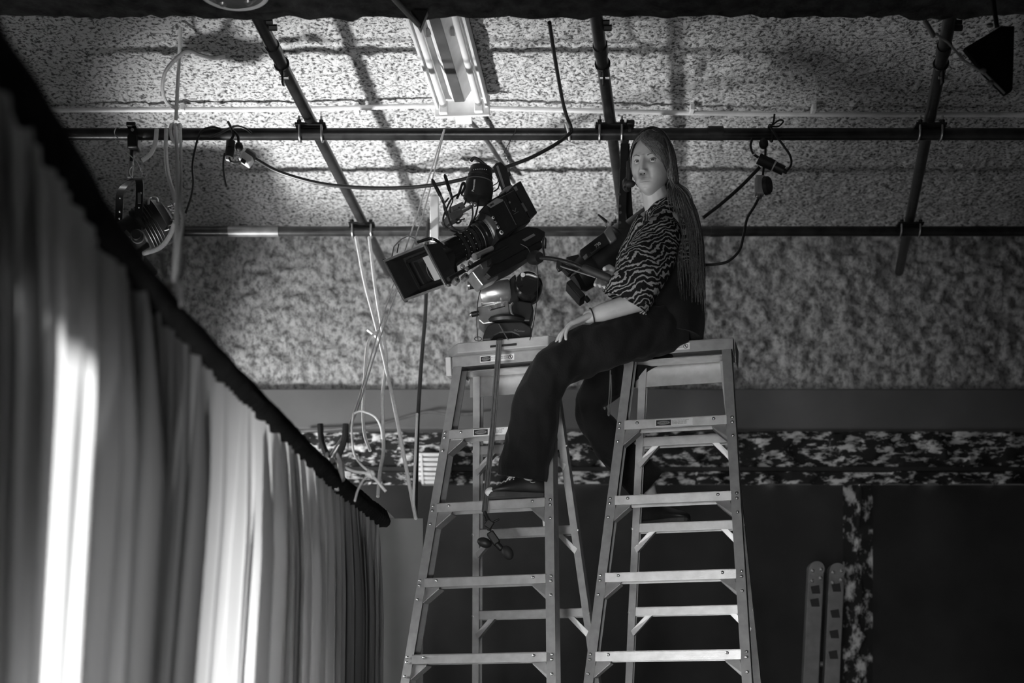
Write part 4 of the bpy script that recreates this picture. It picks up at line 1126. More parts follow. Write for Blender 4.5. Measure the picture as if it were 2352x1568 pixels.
for k in range(260):      # hair down the middle of the back
    p0 = onhead(rr.uniform(-0.02, 0.03), -0.02, 0.11, 0.012)
    y1 = rr.uniform(-0.1, -0.05)
    p1 = onhead(rr.uniform(-0.05, 0.05), y1, 0.05, 0.014); p2 = onhead(rr.uniform(-0.05, 0.06), y1, -0.04, 0.016)
    D_ = rr.uniform(5.56, 5.78)
    p3 = P(rr.uniform(1556, 1580), 450, D_); p4 = P(rr.uniform(1588, 1612), 530, D_); pe = P(rr.uniform(1600, 1622), rr.uniform(610, 720), D_)
    strand([p0, p1, p2, p3, p4, pe], rr.uniform(0.0012, 0.0022))
for k in range(90):       # fringe swept across to the side
    t_ = k / 89
    x0 = -0.018 + rr.uniform(-0.006, 0.006)
    p0 = onhead(x0, 0.045, 0.105, 0.013)
    p1 = onhead(-0.012 + 0.055 * t_, 0.083 - 0.01 * t_, 0.078 + rr.uniform(-0.004, 0.004), 0.012)
    p2 = onhead(0.018 + 0.045 * t_ + rr.uniform(-0.003, 0.003), 0.08 - 0.035 * t_, 0.040 + rr.uniform(-0.01, 0.01), 0.010)
    p3 = onhead(0.040 + 0.032 * t_ + rr.uniform(-0.003, 0.003), 0.062 - 0.04 * t_, 0.004 - 0.02 * t_ + rr.uniform(-0.01, 0.01), 0.009)
    pts_ = [p0, p1, p2, p3]
    if t_ > 0.3: pts_.append(onhead(0.068, 0.018 - 0.02 * t_, -0.05, 0.014))
    if t_ > 0.5: pts_.append(onhead(0.062, -0.01, -0.09, 0.02)); pts_.append(P(1535 + 20 * t_, 470, 5.52))
    strand(pts_, rr.uniform(0.0010, 0.0018))
for k in range(26):       # left side, tucked under the head band
    t_ = k / 25
    p0 = onhead(-0.018, 0.045 - 0.05 * t_, 0.108, 0.012)
    p1 = onhead(-0.05, 0.06 - 0.06 * t_, 0.078, 0.010); p2 = onhead(-0.070, 0.038 - 0.05 * t_, 0.03, 0.007)
    p3 = onhead(-0.073, 0.015 - 0.04 * t_, -0.03 + rr.uniform(-0.01, 0.01), 0.006)
    strand([p0, p1, p2, p3], 0.0018)
so = st_.build('hair_strands', M['hair'], person, smooth=60, kind='stuff')
# ---------- headset
pts_ = [HD(0.089 * math.sin(a_), 0.004, 0.014 + 0.123 * math.cos(a_)) for a_ in [math.radians(-100 + 200 * k / 24) for k in range(25)]]
hs = MB(); 
rs = []
for i, p in enumerate(pts_):
    o_ = (p - HD(0, 0.004, 0.014)).normalized()
    rs.append([p + HF * 0.009 + o_ * 0.003, p + HF * 0.009 - o_ * 0.002, p - HF * 0.009 - o_ * 0.002, p - HF * 0.009 + o_ * 0.003])
hset = thing('headset', 'black intercom headset with boom microphone worn on the head', 'headset', HD(-0.085, 0, -0.03))
MB().rings(rs).build('head_band', M['black_plastic'], hset, smooth=40)
R_ = Matrix((HR, HF, HU)).transposed()
MB().box(HD(-0.088, 0.012, -0.022), (0.018, 0.036, 0.085), R_ @ Matrix.Rotation(0.12, 3, 'X')).build('ear_pad', M['black_plastic'], hset, bevel=0.006)
MB().box(HD(-0.093, 0.012, -0.012), (0.012, 0.02, 0.02), R_).build('slider', M['grey_metal'], hset, bevel=0.003)
MB().lathe(HD(-0.090, 0.014, -0.068), HR * -0.02, [(0, 0.026), (0.5, 0.028), (1, 0.02)], 20).build('boom_hinge', M['black_plastic'], hset)
mic = P(1447, 422, 5.50)
MB().tube([HD(-0.098, 0.014, -0.072), HD(-0.095, 0.05, -0.085), mic + Vector((-0.02, 0.01, 0))], 0.004, 8, 6).build('mic_boom', M['black_plastic'], hset)
MB().sphere(mic, (0.021, 0.0145, 0.0145), 18, 12).build('mic_foam', M['rubber'], hset)
MB().tube([HD(0.088, 0.004, -0.02), HD(0.086, 0.004, -0.04)], 0.006, 8).build('temple_pad', M['black_plastic'], hset)

# ---------- striped top
def stripe_mat():
    m = bpy.data.materials.new('zebra_stripe_knit'); m.use_nodes = True; nt = m.node_tree; b = nt.nodes['Principled BSDF']
    b.inputs['Roughness'].default_value = 0.9; b.inputs['Specular IOR Level'].default_value = 0.1
    N = nt.nodes.new; L = nt.links.new
    tc = N('ShaderNodeTexCoord'); dt = N('ShaderNodeVectorMath'); dt.operation = 'DOT_PRODUCT'; dt.inputs[1].default_value = (-0.36, 0.15, 0.92)
    L(tc.outputs['Object'], dt.inputs[0])
    n1 = N('ShaderNodeTexNoise'); n1.inputs['Scale'].default_value = 9; n1.inputs['Detail'].default_value = 3
    n2 = N('ShaderNodeTexNoise'); n2.inputs['Scale'].default_value = 70; n2.inputs['Detail'].default_value = 2
    for n_ in (n1, n2): L(tc.outputs['Object'], n_.inputs['Vector'])
    def mth(op, a, c):
        q = N('ShaderNodeMath'); q.operation = op
        for k, v in ((0, a), (1, c)):
            if isinstance(v, (int, float)): q.inputs[k].default_value = v
            elif v is not None: L(v, q.inputs[k])
        return q.outputs[0]
    ph_ = mth('MULTIPLY', dt.outputs['Value'], 300.0)
    ph_ = mth('ADD', ph_, mth('MULTIPLY', n1.outputs['Fac'], 46.0)); ph_ = mth('ADD', ph_, mth('MULTIPLY', n2.outputs['Fac'], 6.0))
    sn = mth('SINE', ph_, 0.0)
    sn = mth('ADD', sn, mth('MULTIPLY', n1.outputs['Fac'], 0.8))
    cr_ = N('ShaderNodeValToRGB'); cr_.color_ramp.elements[0].position = 0.72; cr_.color_ramp.elements[0].color = (0.010, 0.010, 0.010, 1)
    cr_.color_ramp.elements[1].position = 0.95; cr_.color_ramp.elements[1].color = (0.27, 0.27, 0.27, 1)
    L(sn, cr_.inputs['Fac']); L(cr_.outputs['Color'], b.inputs['Base Color'])
    bp = N('ShaderNodeBump'); bp.inputs['Strength'].default_value = 0.35; bp.inputs['Distance'].default_value = 0.004
    L(sn, bp.inputs['Height']); L(bp.outputs['Normal'], b.inputs['Normal'])
    return m
SM = stripe_mat()
sh = MB()
loft(sh, [P(1550, 632, 5.68), P(1545, 590, 5.68), P(1540, 555, 5.68), P(1532, 518, 5.68), P(1523, 494, 5.68), P(1516, 474, 5.68), P(1512, 460, 5.67)],
     [0.116, 0.117, 0.118, 0.104, 0.086, 0.062, 0.052], [0.165, 0.168, 0.172, 0.175, 0.152, 0.095, 0.064], 7, 56, wrinkle=0.008, wscale=9, cap0=False, cap1=False)
rsl = loft(sh, [P(1530, 502, 5.57), P(1512, 555, 5.49), P(1484, 610, 5.435), P(1456, 658, 5.415), P(1437, 694, 5.42)],
     [0.062, 0.088, 0.098, 0.098, 0.092], [0.066, 0.074, 0.072, 0.066, 0.060], 7, 48, wrinkle=0.009, wscale=11, cap0=True, cap1=False)
loft(sh, [P(1495, 505, 5.80), P(1465, 580, 5.86), P(1440, 650, 5.85)], [0.06, 0.07, 0.065], [0.065, 0.07, 0.065], 8, 36, wrinkle=0.008, wscale=11, cap0=True, cap1=False)
so = sh.build('striped_top', SM, person, smooth=70)
sd_ = so.modifiers.new('t', 'SOLIDIFY'); sd_.thickness = 0.003; sd_.offset = 1
MB().tube(rsl[-1] + [rsl[-1][0]], 0.0032, 8).build('cuff', SM, so)
MB().torus(LW.lerp(LE, 0.06), (LE - LW), 0.0285, 0.0028, 28, 8).build('hair_tie', M['rubber'], person)
# ---------- trousers
tr = MB()
loft(tr, [P(1545, 783, 5.68), P(1548, 750, 5.68), P(1552, 700, 5.68), P(1552, 650, 5.68), P(1548, 600, 5.68)], [0.118, 0.119, 0.112, 0.108, 0.106], [0.172, 0.172, 0.16, 0.15, 0.14], 6, 48, wrinkle=0.006, wscale=10)
loft(tr, [P(1560, 748, 5.60), P(1460, 772, 5.55), P(1345, 806, 5.48), P(1272, 846, 5.445), P(1243, 900, 5.45), P(1226, 980, 5.47), P(1208, 1052, 5.505), P(1201, 1098, 5.52)],
     [0.088, 0.100, 0.092, 0.086, 0.086, 0.095, 0.097, 0.095], [0.09, 0.095, 0.088, 0.08, 0.082, 0.09, 0.09, 0.085], 14, 72, wrinkle=0.017, wscale=12, cap1=False, aniso=0.6)
loft(tr, [P(1530, 765, 5.76), P(1425, 850, 5.85), P(1356, 925, 5.92), P(1386, 1000, 5.975), P(1440, 1062, 6.02), P(1490, 1112, 6.05)],
     [0.09, 0.085, 0.064, 0.07, 0.082, 0.085], [0.09, 0.085, 0.075, 0.075, 0.08, 0.08], 12, 56, wrinkle=0.014, wscale=12, cap1=False, aniso=0.6)
to = tr.build('trousers', M['trousers'], person, smooth=70)
sd_ = to.modifiers.new('t', 'SOLIDIFY'); sd_.thickness = 0.003; sd_.offset = 1
# hanging drawstring / loop of fabric between the ladders
MB().tube([P(1402, 850, 5.50), P(1401, 880, 5.50), P(1398, 930, 5.50), P(1397, 952, 5.50), P(1401, 948, 5.50), P(1404, 900, 5.50), P(1403, 860, 5.50)], 0.0026, 6, 5).build('key_lanyard', M['grey_metal'], person)
# ---------- shoes
def shoe(toe_dir, heel, z0, L, parent, detailed):
    d = Vector(toe_dir).normalized(); sd = d.cross(Vector((0, 0, 1))).normalized()
    prof = [(0.0, 0.026, 0.060, 0.060), (0.06, 0.034, 0.082, 0.052), (0.2, 0.037, 0.092, 0.04), (0.34, 0.037, 0.095, 0.0), (0.46, 0.038, 0.082, 0), (0.6, 0.044, 0.064, 0), (0.74, 0.047, 0.050, 0), (0.88, 0.042, 0.040, 0), (0.97, 0.026, 0.030, 0), (1.0, 0.012, 0.022, 0)]
    m = MB(); rs = []
    for t_, w_, h_, _ in prof:
        c = heel + d * L * t_; c.z = z0 + 0.018; ring = []
        for j in range(20):
            th = 2 * math.pi * j / 20; x = math.cos(th); y = math.sin(th)
            zz = (y * 0.5 + 0.5); ww = w_ * (abs(x) ** 0.7) * (1 if x > 0 else -1) * (1 - 0.35 * max(0, y))
            ring.append(c + sd * ww + Vector((0, 0, h_ * zz - 0.004)))
        rs.append(ring)
    m.rings(rs)
    s_ = m.build('shoe', M['black_plastic'], parent, smooth=60)
    so_ = MB(); outl = []
    for sgn in (1, -1):
        seq = prof if sgn > 0 else prof[::-1]
        for t_, w_, h_, _ in seq: outl.append(heel + d * L * t_ + sd * sgn * (w_ + 0.004) + Vector((0, 0, z0 - heel.z)))
    so_.prism(outl, Vector((0, 0, 0.022)))
    so_.build('sole', mat('shoe_sole', 0.05, 0.7), s_, bevel=0.004, smooth=0)
    if detailed:
        MB().sphere(heel + d * L * 0.93 + Vector((0, 0, z0 - heel.z + 0.026)), (0.030, 0.030, 0.020), 16, 8).build('toe_cap', M['card'], s_)
        for k in range(6):
            t_ = 0.42 + 0.075 * k; h_ = np.interp(t_, [q[0] for q in prof], [q[2] for q in prof]); c = heel + d * L * t_ + Vector((0, 0, z0 - heel.z + 0.016 + h_))
            for sg in (1, -1):
                MB().tube([c + sd * (-0.024 * sg) + Vector((0, 0, -0.012)), c + Vector((0, 0, 0.002)), c + d * 0.016 + sd * (0.024 * sg) + Vector((0, 0, -0.013))], 0.0022, 6, 4).build('lace', M['print_white'], s_)
        c = heel + d * L * 0.44 + Vector((0, 0, z0 - heel.z + 0.10))
        for sg in (-1, 1):
            MB().tube([c, c + d * 0.03 + sd * 0.012 * sg + Vector((0, 0, -0.004)), c + d * 0.055 + sd * 0.02 * sg + Vector((0, 0, -0.028))], 0.0025, 6, 5).build('lace', M['print_white'], s_)
        # collar piping and side mark, on the side facing the viewer
        sv = sd if sd.y < 0 else -sd
        MB().tube([heel + d * L * t_ + sv * w_ + Vector((0, 0, z0 - heel.z + 0.018 + h_)) for t_, w_, h_ in [(0.0, 0.02, 0.070), (0.1, 0.031, 0.084), (0.2, 0.033, 0.078), (0.3, 0.032, 0.072), (0.4, 0.030, 0.076), (0.47, 0.026, 0.09)]], 0.003, 8, 5).build('collar_piping', M['grey_metal'], s_)
        c = heel + d * L * 0.25 + sv * 0.040 + Vector((0, 0, z0 - heel.z + 0.058))
        MB().tube([c - d * 0.010 + Vector((0, 0, 0.003)), c, c + d * 0.010 + Vector((0, 0, 0.004))][::-1], 0.0011, 6).build('side_mark', M['print_white'], s_)
    return s_
zt = H - 0.642 + 0.021
shoe((-0.97, -0.12, 0), Vector((P(1253, 1150, 5.565).x, 5.585, zt)), zt, 0.225, person, True)
zr2 = EYE + 0.924 + 0.021
shoe((0.75, -0.55, 0), Vector((P(1468, 1195, 6.07).x, 6.09, zr2)), zr2, 0.245, person, False)
# ================================================================== CURTAIN AND ITS RAIL
rail = [(0.75, -0.585), (1.2, -0.605), (1.748, -0.629), (2.45, -0.662), (2.72, -0.660), (3.1, -0.64), (3.61, -0.609), (4.43, -0.557), (4.9, -0.505), (5.16, -0.473)]
ZR = EYE + 0.84
rp = [Vector((x, D, ZR)) for D, x in rail]
rpc = catmull(rp, 10)
crl = thing('curtain_rail', 'horizontal rail wrapped in gathered black cloth carrying the white curtain', 'rail', rp[0])
MB().tube(rpc, 0.020, 14).build('rail_tube', M['pipe'], crl)
# gathered black sleeve with ruffles, real folds
rs = []
fine = catmull(rp, 46)
for i, p in enumerate(fine):
    t_ = (fine[min(i + 1, len(fine) - 1)] - fine[max(i - 1, 0)]).normalized(); u_ = t_.cross(Vector((0, 0, 1))).normalized(); v_ = u_.cross(t_)
    far = max(0, min(1, (p.y - 3.0) / 1.0))
    ring = []
    for j in range(18):
        a_ = 2 * math.pi * j / 18
        r_ = 0.027 + 0.0035 * far * math.sin(p.y * 190 + 1.5 * math.sin(a_ * 2 + p.y * 9)) + 0.006 * pnoise(Vector((p.y * 7, a_, 0)))
        if math.sin(a_) < -0.3: r_ += 0.006
        ring.append(p + u_ * math.cos(a_) * r_ + v_ * math.sin(a_) * r_ * 1.1)
    rs.append(ring)
MB().rings(rs).build('cloth_sleeve', M['cloth_black'], crl, smooth=60)

def cloth_mat():
    m = bpy.data.materials.new('white_muslin'); m.use_nodes = True; nt = m.node_tree
    nt.nodes.remove(nt.nodes['Principled BSDF']); out = nt.nodes['Material Output']
    N = nt.nodes.new; L = nt.links.new
    tc = N('ShaderNodeTexCoord'); n = N('ShaderNodeTexNoise'); n.inputs['Scale'].default_value = 3; n.inputs['Detail'].default_value = 3
    L(tc.outputs['Object'], n.inputs['Vector']); cr_ = N('ShaderNodeValToRGB')
    cr_.color_ramp.elements[0].color = (0.52, 0.52, 0.52, 1); cr_.color_ramp.elements[1].color = (0.66, 0.66, 0.66, 1)
    L(n.outputs['Fac'], cr_.inputs['Fac'])
    df = N('ShaderNodeBsdfDiffuse'); df.inputs[0].default_value = (0.16, 0.16, 0.16, 1)
    trn = N('ShaderNodeBsdfTranslucent'); mx = N('ShaderNodeMixShader'); mx.inputs[0].default_value = 0.42
    L(cr_.outputs[0], trn.inputs[0]); L(df.outputs[0], mx.inputs[1]); L(trn.outputs[0], mx.inputs[2]); L(mx.outputs[0], out.inputs[0])
    return m
M['muslin'] = cloth_mat()
ds = np.array([p[0] for p in rail]); xs_ = np.array([p[1] for p in rail])
def curtain_panel(D0, D1, dx, NU, NV, sd, label, ztop):
    u = np.linspace(0, 1, NU); Dt = D0 + (D1 - D0) * u
    # pleats: irregular deep folds with finer gathers on top, denser towards the far end
    wl = np.interp(Dt, [0.78, 2.0, 3.0, 4.0, 5.13], [0.17, 0.15, 0.14, 0.12, 0.08]) * (1 + 0.45 * np.sin(Dt * 6.1 + 0.4 + sd) + 0.2 * np.sin(Dt * 14.3 + sd))
    ph1 = np.cumsum(2 * np.pi / wl * np.gradient(Dt))
    wl2 = np.interp(Dt, [0.78, 2.0, 3.0, 4.0, 5.13], [0.07, 0.055, 0.046, 0.040, 0.030]) * (1 + 0.3 * np.sin(Dt * 9.1 + sd))
    ph2 = np.cumsum(2 * np.pi / wl2 * np.gradient(Dt))
    amp = np.interp(Dt, [0.78, 2, 3, 4, 5.13], [0.055, 0.052, 0.050, 0.040, 0.026]) * (0.7 + 0.4 * np.sin(Dt * 5.3 + 0.6 + sd) + 0.25 * np.sin(Dt * 11.1 + sd))
    amp = np.maximum(amp, 0.012)
    amp2 = np.interp(Dt, [0.78, 2, 3, 4, 5.13], [0.015, 0.015, 0.015, 0.013, 0.009])
    verts = []
    for k in range(NV):
        t_ = (k / (NV - 1)) ** 1.5; z = ztop * (1 - t_) + 0.03 * t_
        gather = 0.10 + 0.90 * min(1, t_ * 6.0) ** 0.7; fine_g = 0.35 + 0.65 * min(1, t_ * 8.0)
        shear = 0.62 * np.exp(-((Dt - 3.15) / 0.65) ** 2) + 0.25 * np.exp(-((Dt - 2.2) / 0.5) ** 2)
        D_ = Dt - shear * min(t_, 0.75) * 1.1
        ph_ = ph1 + 0.5 * t_ * np.sin(Dt * 2.2)
        off = amp * gather * (np.sin(ph_) + 0.25 * np.sin(2 * ph_ + 0.8)) + amp2 * fine_g * np.sin(ph2 + 0.7 * t_ * np.sin(Dt * 3.0))
        D2 = D_ + amp * 0.95 * gather * np.sin(2 * ph_ + 1.2 + 0.8 * np.sin(Dt * 3.7))
        x = np.interp(Dt, ds, xs_) + off - 0.03 * t_ + dx * min(1, 0.25 + t_ * 6)
        verts.append(np.stack([x, D2, np.full(NU, z)], 1))
    V = np.concatenate(verts); cb = Vector((-0.6 + dx, (D0 + D1) / 2, 0.0))
    i = np.arange(NU * NV).reshape(NV, NU); q = np.stack([i[:-1, :-1], i[1:, :-1], i[1:, 1:], i[:-1, 1:]], -1).reshape(-1, 4)
    me = bpy.data.meshes.new('curtain'); me.from_pydata([tuple(v) for v in (V - np.array(cb))], [], [tuple(int(k) for k in f) for f in q]); me.update(); me.shade_smooth(); me.materials.append(M['muslin'])
    o = bpy.data.objects.new('curtain', me); COL.objects.link(o); o.location = cb
    return tag(o, label, 'curtain')
curtain_panel(0.78, 5.13, 0.0, 3200, 28, 0.0, 'pleated pale muslin curtain hanging along the left side from the black rail', ZR - 0.02)
curtain_panel(2.38, 2.86, -0.10, 420, 24, 1.7, 'narrow second curtain panel doubled up behind the folds at the middle clamp', ZR - 0.02)
curtain_panel(4.15, 5.08, -0.09, 700, 24, 0.9, 'second curtain panel doubled up behind the far end of the folds', ZR - 0.02)

# ================================================================== SPRING CLAMPS ON THE RAIL
def spring_clamp(c, s, label, lean):
    t = thing('spring_clamp', label, 'clamp', c, 'metal spring clamps on the curtain rail')
    for k in (-1, 1):
        m = MB(); o_ = Vector((k, 0, 0))
        m.prism([c + o_ * 0.018 * s + Vector((0, 0, -0.05)) * s, c + o_ * 0.030 * s + Vector((0, 0, -0.03)) * s, c + o_ * 0.026 * s + Vector((0, 0, 0.01)) * s, c + o_ * 0.014 * s + Vector((0, 0, 0.035)) * s, c + o_ * 0.008 * s + Vector((0, 0, 0.03)) * s, c + o_ * 0.012 * s], Vector((0, 0.024 * s, 0)))
        j = m.build('jaw', M['silver'], t, bevel=0.003)
        a = c + o_ * 0.012 * s + Vector((0, 0.012 * s, 0.02 * s)); e_ = c + o_ * (0.02 + 0.012) * s + Vector((lean * s, 0.012 * s, 0.105 * s))
        MB().tube([a, a.lerp(e_, 0.5) + o_ * 0.006 * s, e_], 0.0075 * s, 8, 5).build('handle_grip', M['rubber'], j)
    MB().cyl(c + Vector((0, -0.004, 0.012 * s)), c + Vector((0, 0.03 * s, 0.012 * s)), 0.007 * s, n=12).build('pivot', M['grey_metal'], t)
    MB().box(c + Vector((0, 0.012 * s, -0.045 * s)), (0.03 * s, 0.03 * s, 0.03 * s)).build('jaw_pad', M['card'], t, bevel=0.004)
    return t
def on_rail(D, dz): return Vector((np.interp(D, ds, xs_), D, ZR + dz))
c1 = on_rail(4.43, 0.04) + Vector((0, -0.02, 0)); spring_clamp(c1, 1.25, 'steel spring clamp with black grips near the far end of the rail', 0.0)
c2 = on_rail(2.72, 0.035) + Vector((0.012, -0.01, 0)); spring_clamp(c2, 0.7, 'blurred spring clamp gripping the middle of the curtain rail', 0.0)

# ================================================================== ROPES
def rope(pts, r, label, sub=8, n=8):
    cp_ = catmull(pts, sub)
    o = MB().tube(cp_, r, n).build('rope', M['rope']); return tag(o, label, 'rope', 'white ropes')
k0 = P(404, 292, 5.99)
rope([k0 + Vector((0.0, 0, 0.03)), P(409, 180, 5.9), P(415, 62, 5.80)], 0.0075, 'taut white rope rising from the pipe knot to the ceiling at the left')
rope([k0, P(407, 380, 4.9), P(406, 500, 3.75), P(402, 640, 2.95), c2 + Vector((0, 0, 0.0))], 0.0062, 'thick blurred white rope running down to the clamp in the middle of the rail')
rope([k0 + Vector((0.02, 0, 0)), P(416, 370, 5.2), P(414, 470, 4.0), P(420, 500, 3.7), P(413, 560, 3.3), P(404, 660, 2.85)], 0.005, 'second white strand twisted beside the rope that reaches the middle clamp')
rope([P(517, 128, 5.6), P(490, 133, 5.6), P(460, 126, 5.6), P(432, 117, 5.6), P(405, 135, 5.65), P(380, 165, 5.7), P(373, 205, 5.8), P(383, 235, 5.9), P(408, 250, 5.95)], 0.0075, 'loose white rope end curling above the pipe with a hooked tail')
rope([P(360, 296, 5.97), P(357, 325, 5.97), P(347, 352, 5.97), P(326, 369, 5.97)], 0.0095, 'short hanging white rope end left of the knot')
rope([P(382, 296, 5.97), P(381, 350, 5.9), P(386, 400, 5.7), P(399, 445, 5.4), P(404, 470, 5.2)], 0.0085, 'white rope strand curving down from the pipe into the main rope')
rope([P(402, 510, 5.0), P(388, 545, 5.1), P(365, 570, 5.2), P(330, 582, 5.25)], 0.0085, 'white rope end curving away in front of the hanging black lamp')
m = MB()
for a_ in range(3): m.torus(P(398 + 8 * a_, 306, DM), (1, 0.1 * (a_ - 1), 0), 0.034, 0.008, 20, 8)
ko = m.build('rope_knot', M['rope']); tag(ko, 'white rope turns knotted around the scaffold pipe', 'knot')
ko['kind'] = 'thing'
o = MB().tube(catmull([P(690, 990, 7.95), P(770, 985, 7.96), P(860, 976, 7.96), P(930, 958, 7.96), P(985, 946, 7.96), P(1040, 953, 7.97), P(1110, 948, 7.97)], 8), 0.007, 6).build('cord', M['grey_metal']); tag(o, 'thin grey cord running loosely along the band on the back wall', 'cord')
# thin double line from the pipe to the far clamp
for dx, lb_ in ((0, 'thin white line from the pipe above the camera to the far clamp, front strand'), (13, 'thin white line from the pipe above the camera to the far clamp, rear strand')):
    rope([P(1020 + dx * 0.1, 297, DM - 0.03), P(962 + dx, 480, 5.98), P(908 + dx, 640, 5.86), P(866 + dx * 0.7, 770, 5.55), P(812 + dx * 0.4, 950, 4.95), c1 + Vector((-0.012 + dx * 0.001, 0, 0.02))], 0.0033, lb_, 6, 6)
rope([P(818, 545, DS - 0.05), P(838, 650, 6.9), P(868, 765, 6.6), P(905, 930, 6.25), P(955, 1190, 5.95)], 0.0085, 'white rope slanting from the rear pipe down to the grey board')
rope([P(848, 545, DS - 0.05), P(862, 660, 6.9), P(880, 770, 6.6), P(887, 830, 6.45), P(878, 920, 6.3), P(881, 1030, 6.2), P(873, 1080, 6.1), P(868, 1140, 6.0)], 0.0080, 'slack white rope wavering down behind the crossed lines')
rope([P(845, 757, 6.6), P(868, 776, 6.58), P(884, 800, 6.55), P(886, 812, 6.5)], 0.0075, 'short white rope tail sticking out of the crossing knot')
rope([P(868, 762, 6.6), P(846, 785, 6.55), P(838, 860, 6.4), P(834, 950, 6.3), P(838, 1000, 6.25), P(850, 1035, 6.2)], 0.0075, 'white rope loop hanging left of the crossing knot')
rope([P(955, 1192, 5.92), P(950, 1150, 5.95), P(954, 1050, 6.0), P(958, 950, 6.1)], 0.006, 'pale rope alongside the black vertical cable above the grey board')
# string loops at the far clamp
rope([c1 + Vector((0, 0, 0.02)), P(806, 1080, 4.5), P(850, 1090, 4.5), P(886, 1128, 4.5)], 0.0045, 'white cord tied from the far clamp to a dangling knot')
rope([P(812, 950, 4.65), P(830, 944, 4.66), P(860, 956, 4.68), P(874, 980, 4.7), P(878, 1008, 4.7)], 0.0035, 'thin white cord arching right from the double line')
rope([P(812, 950, 4.65), P(808, 990, 4.6), P(813, 1040, 4.55), P(828, 1065, 4.5), P(850, 1085, 4.5)], 0.0035, 'thin white cord sagging from the double line to the dangling knot')
rope([P(850, 1090, 4.5), P(836, 1100, 4.48), P(822, 1125, 4.45), P(815, 1150, 4.42)], 0.0035, 'loose white cord end dropping over the black rail')
m = MB().sphere(P(850, 1088, 4.5), (0.017, 0.014, 0.014), 12, 8); m.torus(P(850, 1088, 4.5), (1, 0, 0.5), 0.014, 0.005, 16, 6)
tag(m.build('cord_knot', M['rope']), 'dangling white cord knot beside the far clamp', 'knot')

# ================================================================== CABLES
def cable(pts, r, label, sub=8):
    o = MB().tube(catmull(pts, sub), r, 10).build('cable', M['cable']); return tag(o, label, 'cable', 'black power cables')
cable([P(588, 366, 5.98), P(640, 394, 5.98), P(720, 418, 5.98), P(800, 429, 5.98), P(900, 432, 5.98), P(1000, 424, 5.98), P(1100, 402, 5.98), P(1200, 370, 5.98), P(1265, 338, 5.99), P(1302, 312, DM - 0.045), P(1312, 296, DM - 0.03), P(1300, 262, 5.95), P(1290, 220, 5.8), P(1274, 130, 5.4), P(1262, 52, 5.12)], 0.0075, 'long black cable sagging behind the film camera and climbing to the beam')
m = MB().torus(P(1303, 304, DM), (1, 0, 0.25), 0.036, 0.0055, 20, 8); m.tube([P(1300, 322, DM - 0.04), P(1312, 328, DM - 0.05), P(1325, 333, DM - 0.05)], 0.004, 6, 4)
tag(m.build('cable_tie', M['rope']), 'white cord tie holding the black cable on the pipe', 'tie')
cable([P(426, 490, 6.0), P(438, 455, 6.0), P(444, 420, 6.0), P(442, 380, 6.0), P(451, 330, 6.0), P(464, 300, 6.0), P(490, 292, 6.02), P(512, 298, 6.01), P(528, 295, 6.0)], 0.0046, 'thin black cable hanging in a drop from the pipe beside the white ropes')
cable([P(480, 316, 5.99), P(505, 306, 5.99), P(528, 294, 5.99), P(545, 290, 5.99), P(565, 296, 5.99), P(578, 306, 5.98)], 0.0045, 'short black cable end lying over the pipe above the connectors')
cable([P(524, 280, 6.0), P(530, 292, 5.98), P(536, 310, 5.98), P(527, 326, 5.98)], 0.0055, 'black cable wound upright round the pipe above the connectors')
cable([P(536, 300, 5.98), P(546, 312, 5.98), P(548, 326, 5.98)], 0.006, 'small black cable loop between the pipe and the connectors')
cable([P(516, 352, 5.96), P(513, 375, 5.96), P(515, 405, 5.96), P(520, 429, 5.96)], 0.0045, 'black cable tail hanging free below the connectors')
cable([P(526, 362, 5.95), P(532, 372, 5.95), P(545, 373, 5.95), P(556, 370, 5.95)], 0.0045, 'short black lead joining the connector to the white plug')
pg = thing('cable_connector', 'black cylindrical cable connector hanging under the pipe at the left', 'connector', P(528, 360, 5.97))
MB().cyl(P(530, 324, 5.97), P(529, 340, 5.97), 0.0185, n=18).build('collar', M['rubber'], pg)
MB().cyl(P(529, 342, 5.97), P(526, 361, 5.97), 0.019, 0.020, 18).build('barrel', M['black_plastic'], pg)
MB().cyl(P(526, 361, 5.97), P(525, 368, 5.97), 0.016, 0.012, 18).build('end_ring', M['card'], pg)
MB().sphere(P(549, 337, 5.97), (0.017, 0.017, 0.02), 14, 8).build('cap', M['rubber'], pg)
pl_ = thing('power_plug', 'white and grey power plug on the long cable under the pipe', 'plug', P(568, 378, 5.96))
MB().box(P(566, 367, 5.95), (0.05, 0.045, 0.04), Matrix.Rotation(0.6, 3, 'Y')).build('face', M['card'], pl_, bevel=0.006)
MB().box(P(575, 358, 5.97), (0.048, 0.05, 0.04), Matrix.Rotation(0.6, 3, 'Y')).build('shell', M['grey_metal'], pl_, bevel=0.01)
MB().box(P(559, 370, 5.925), (0.02, 0.01, 0.014), Matrix.Rotation(0.6, 3, 'Y')).build('socket', M['ink'], pl_)
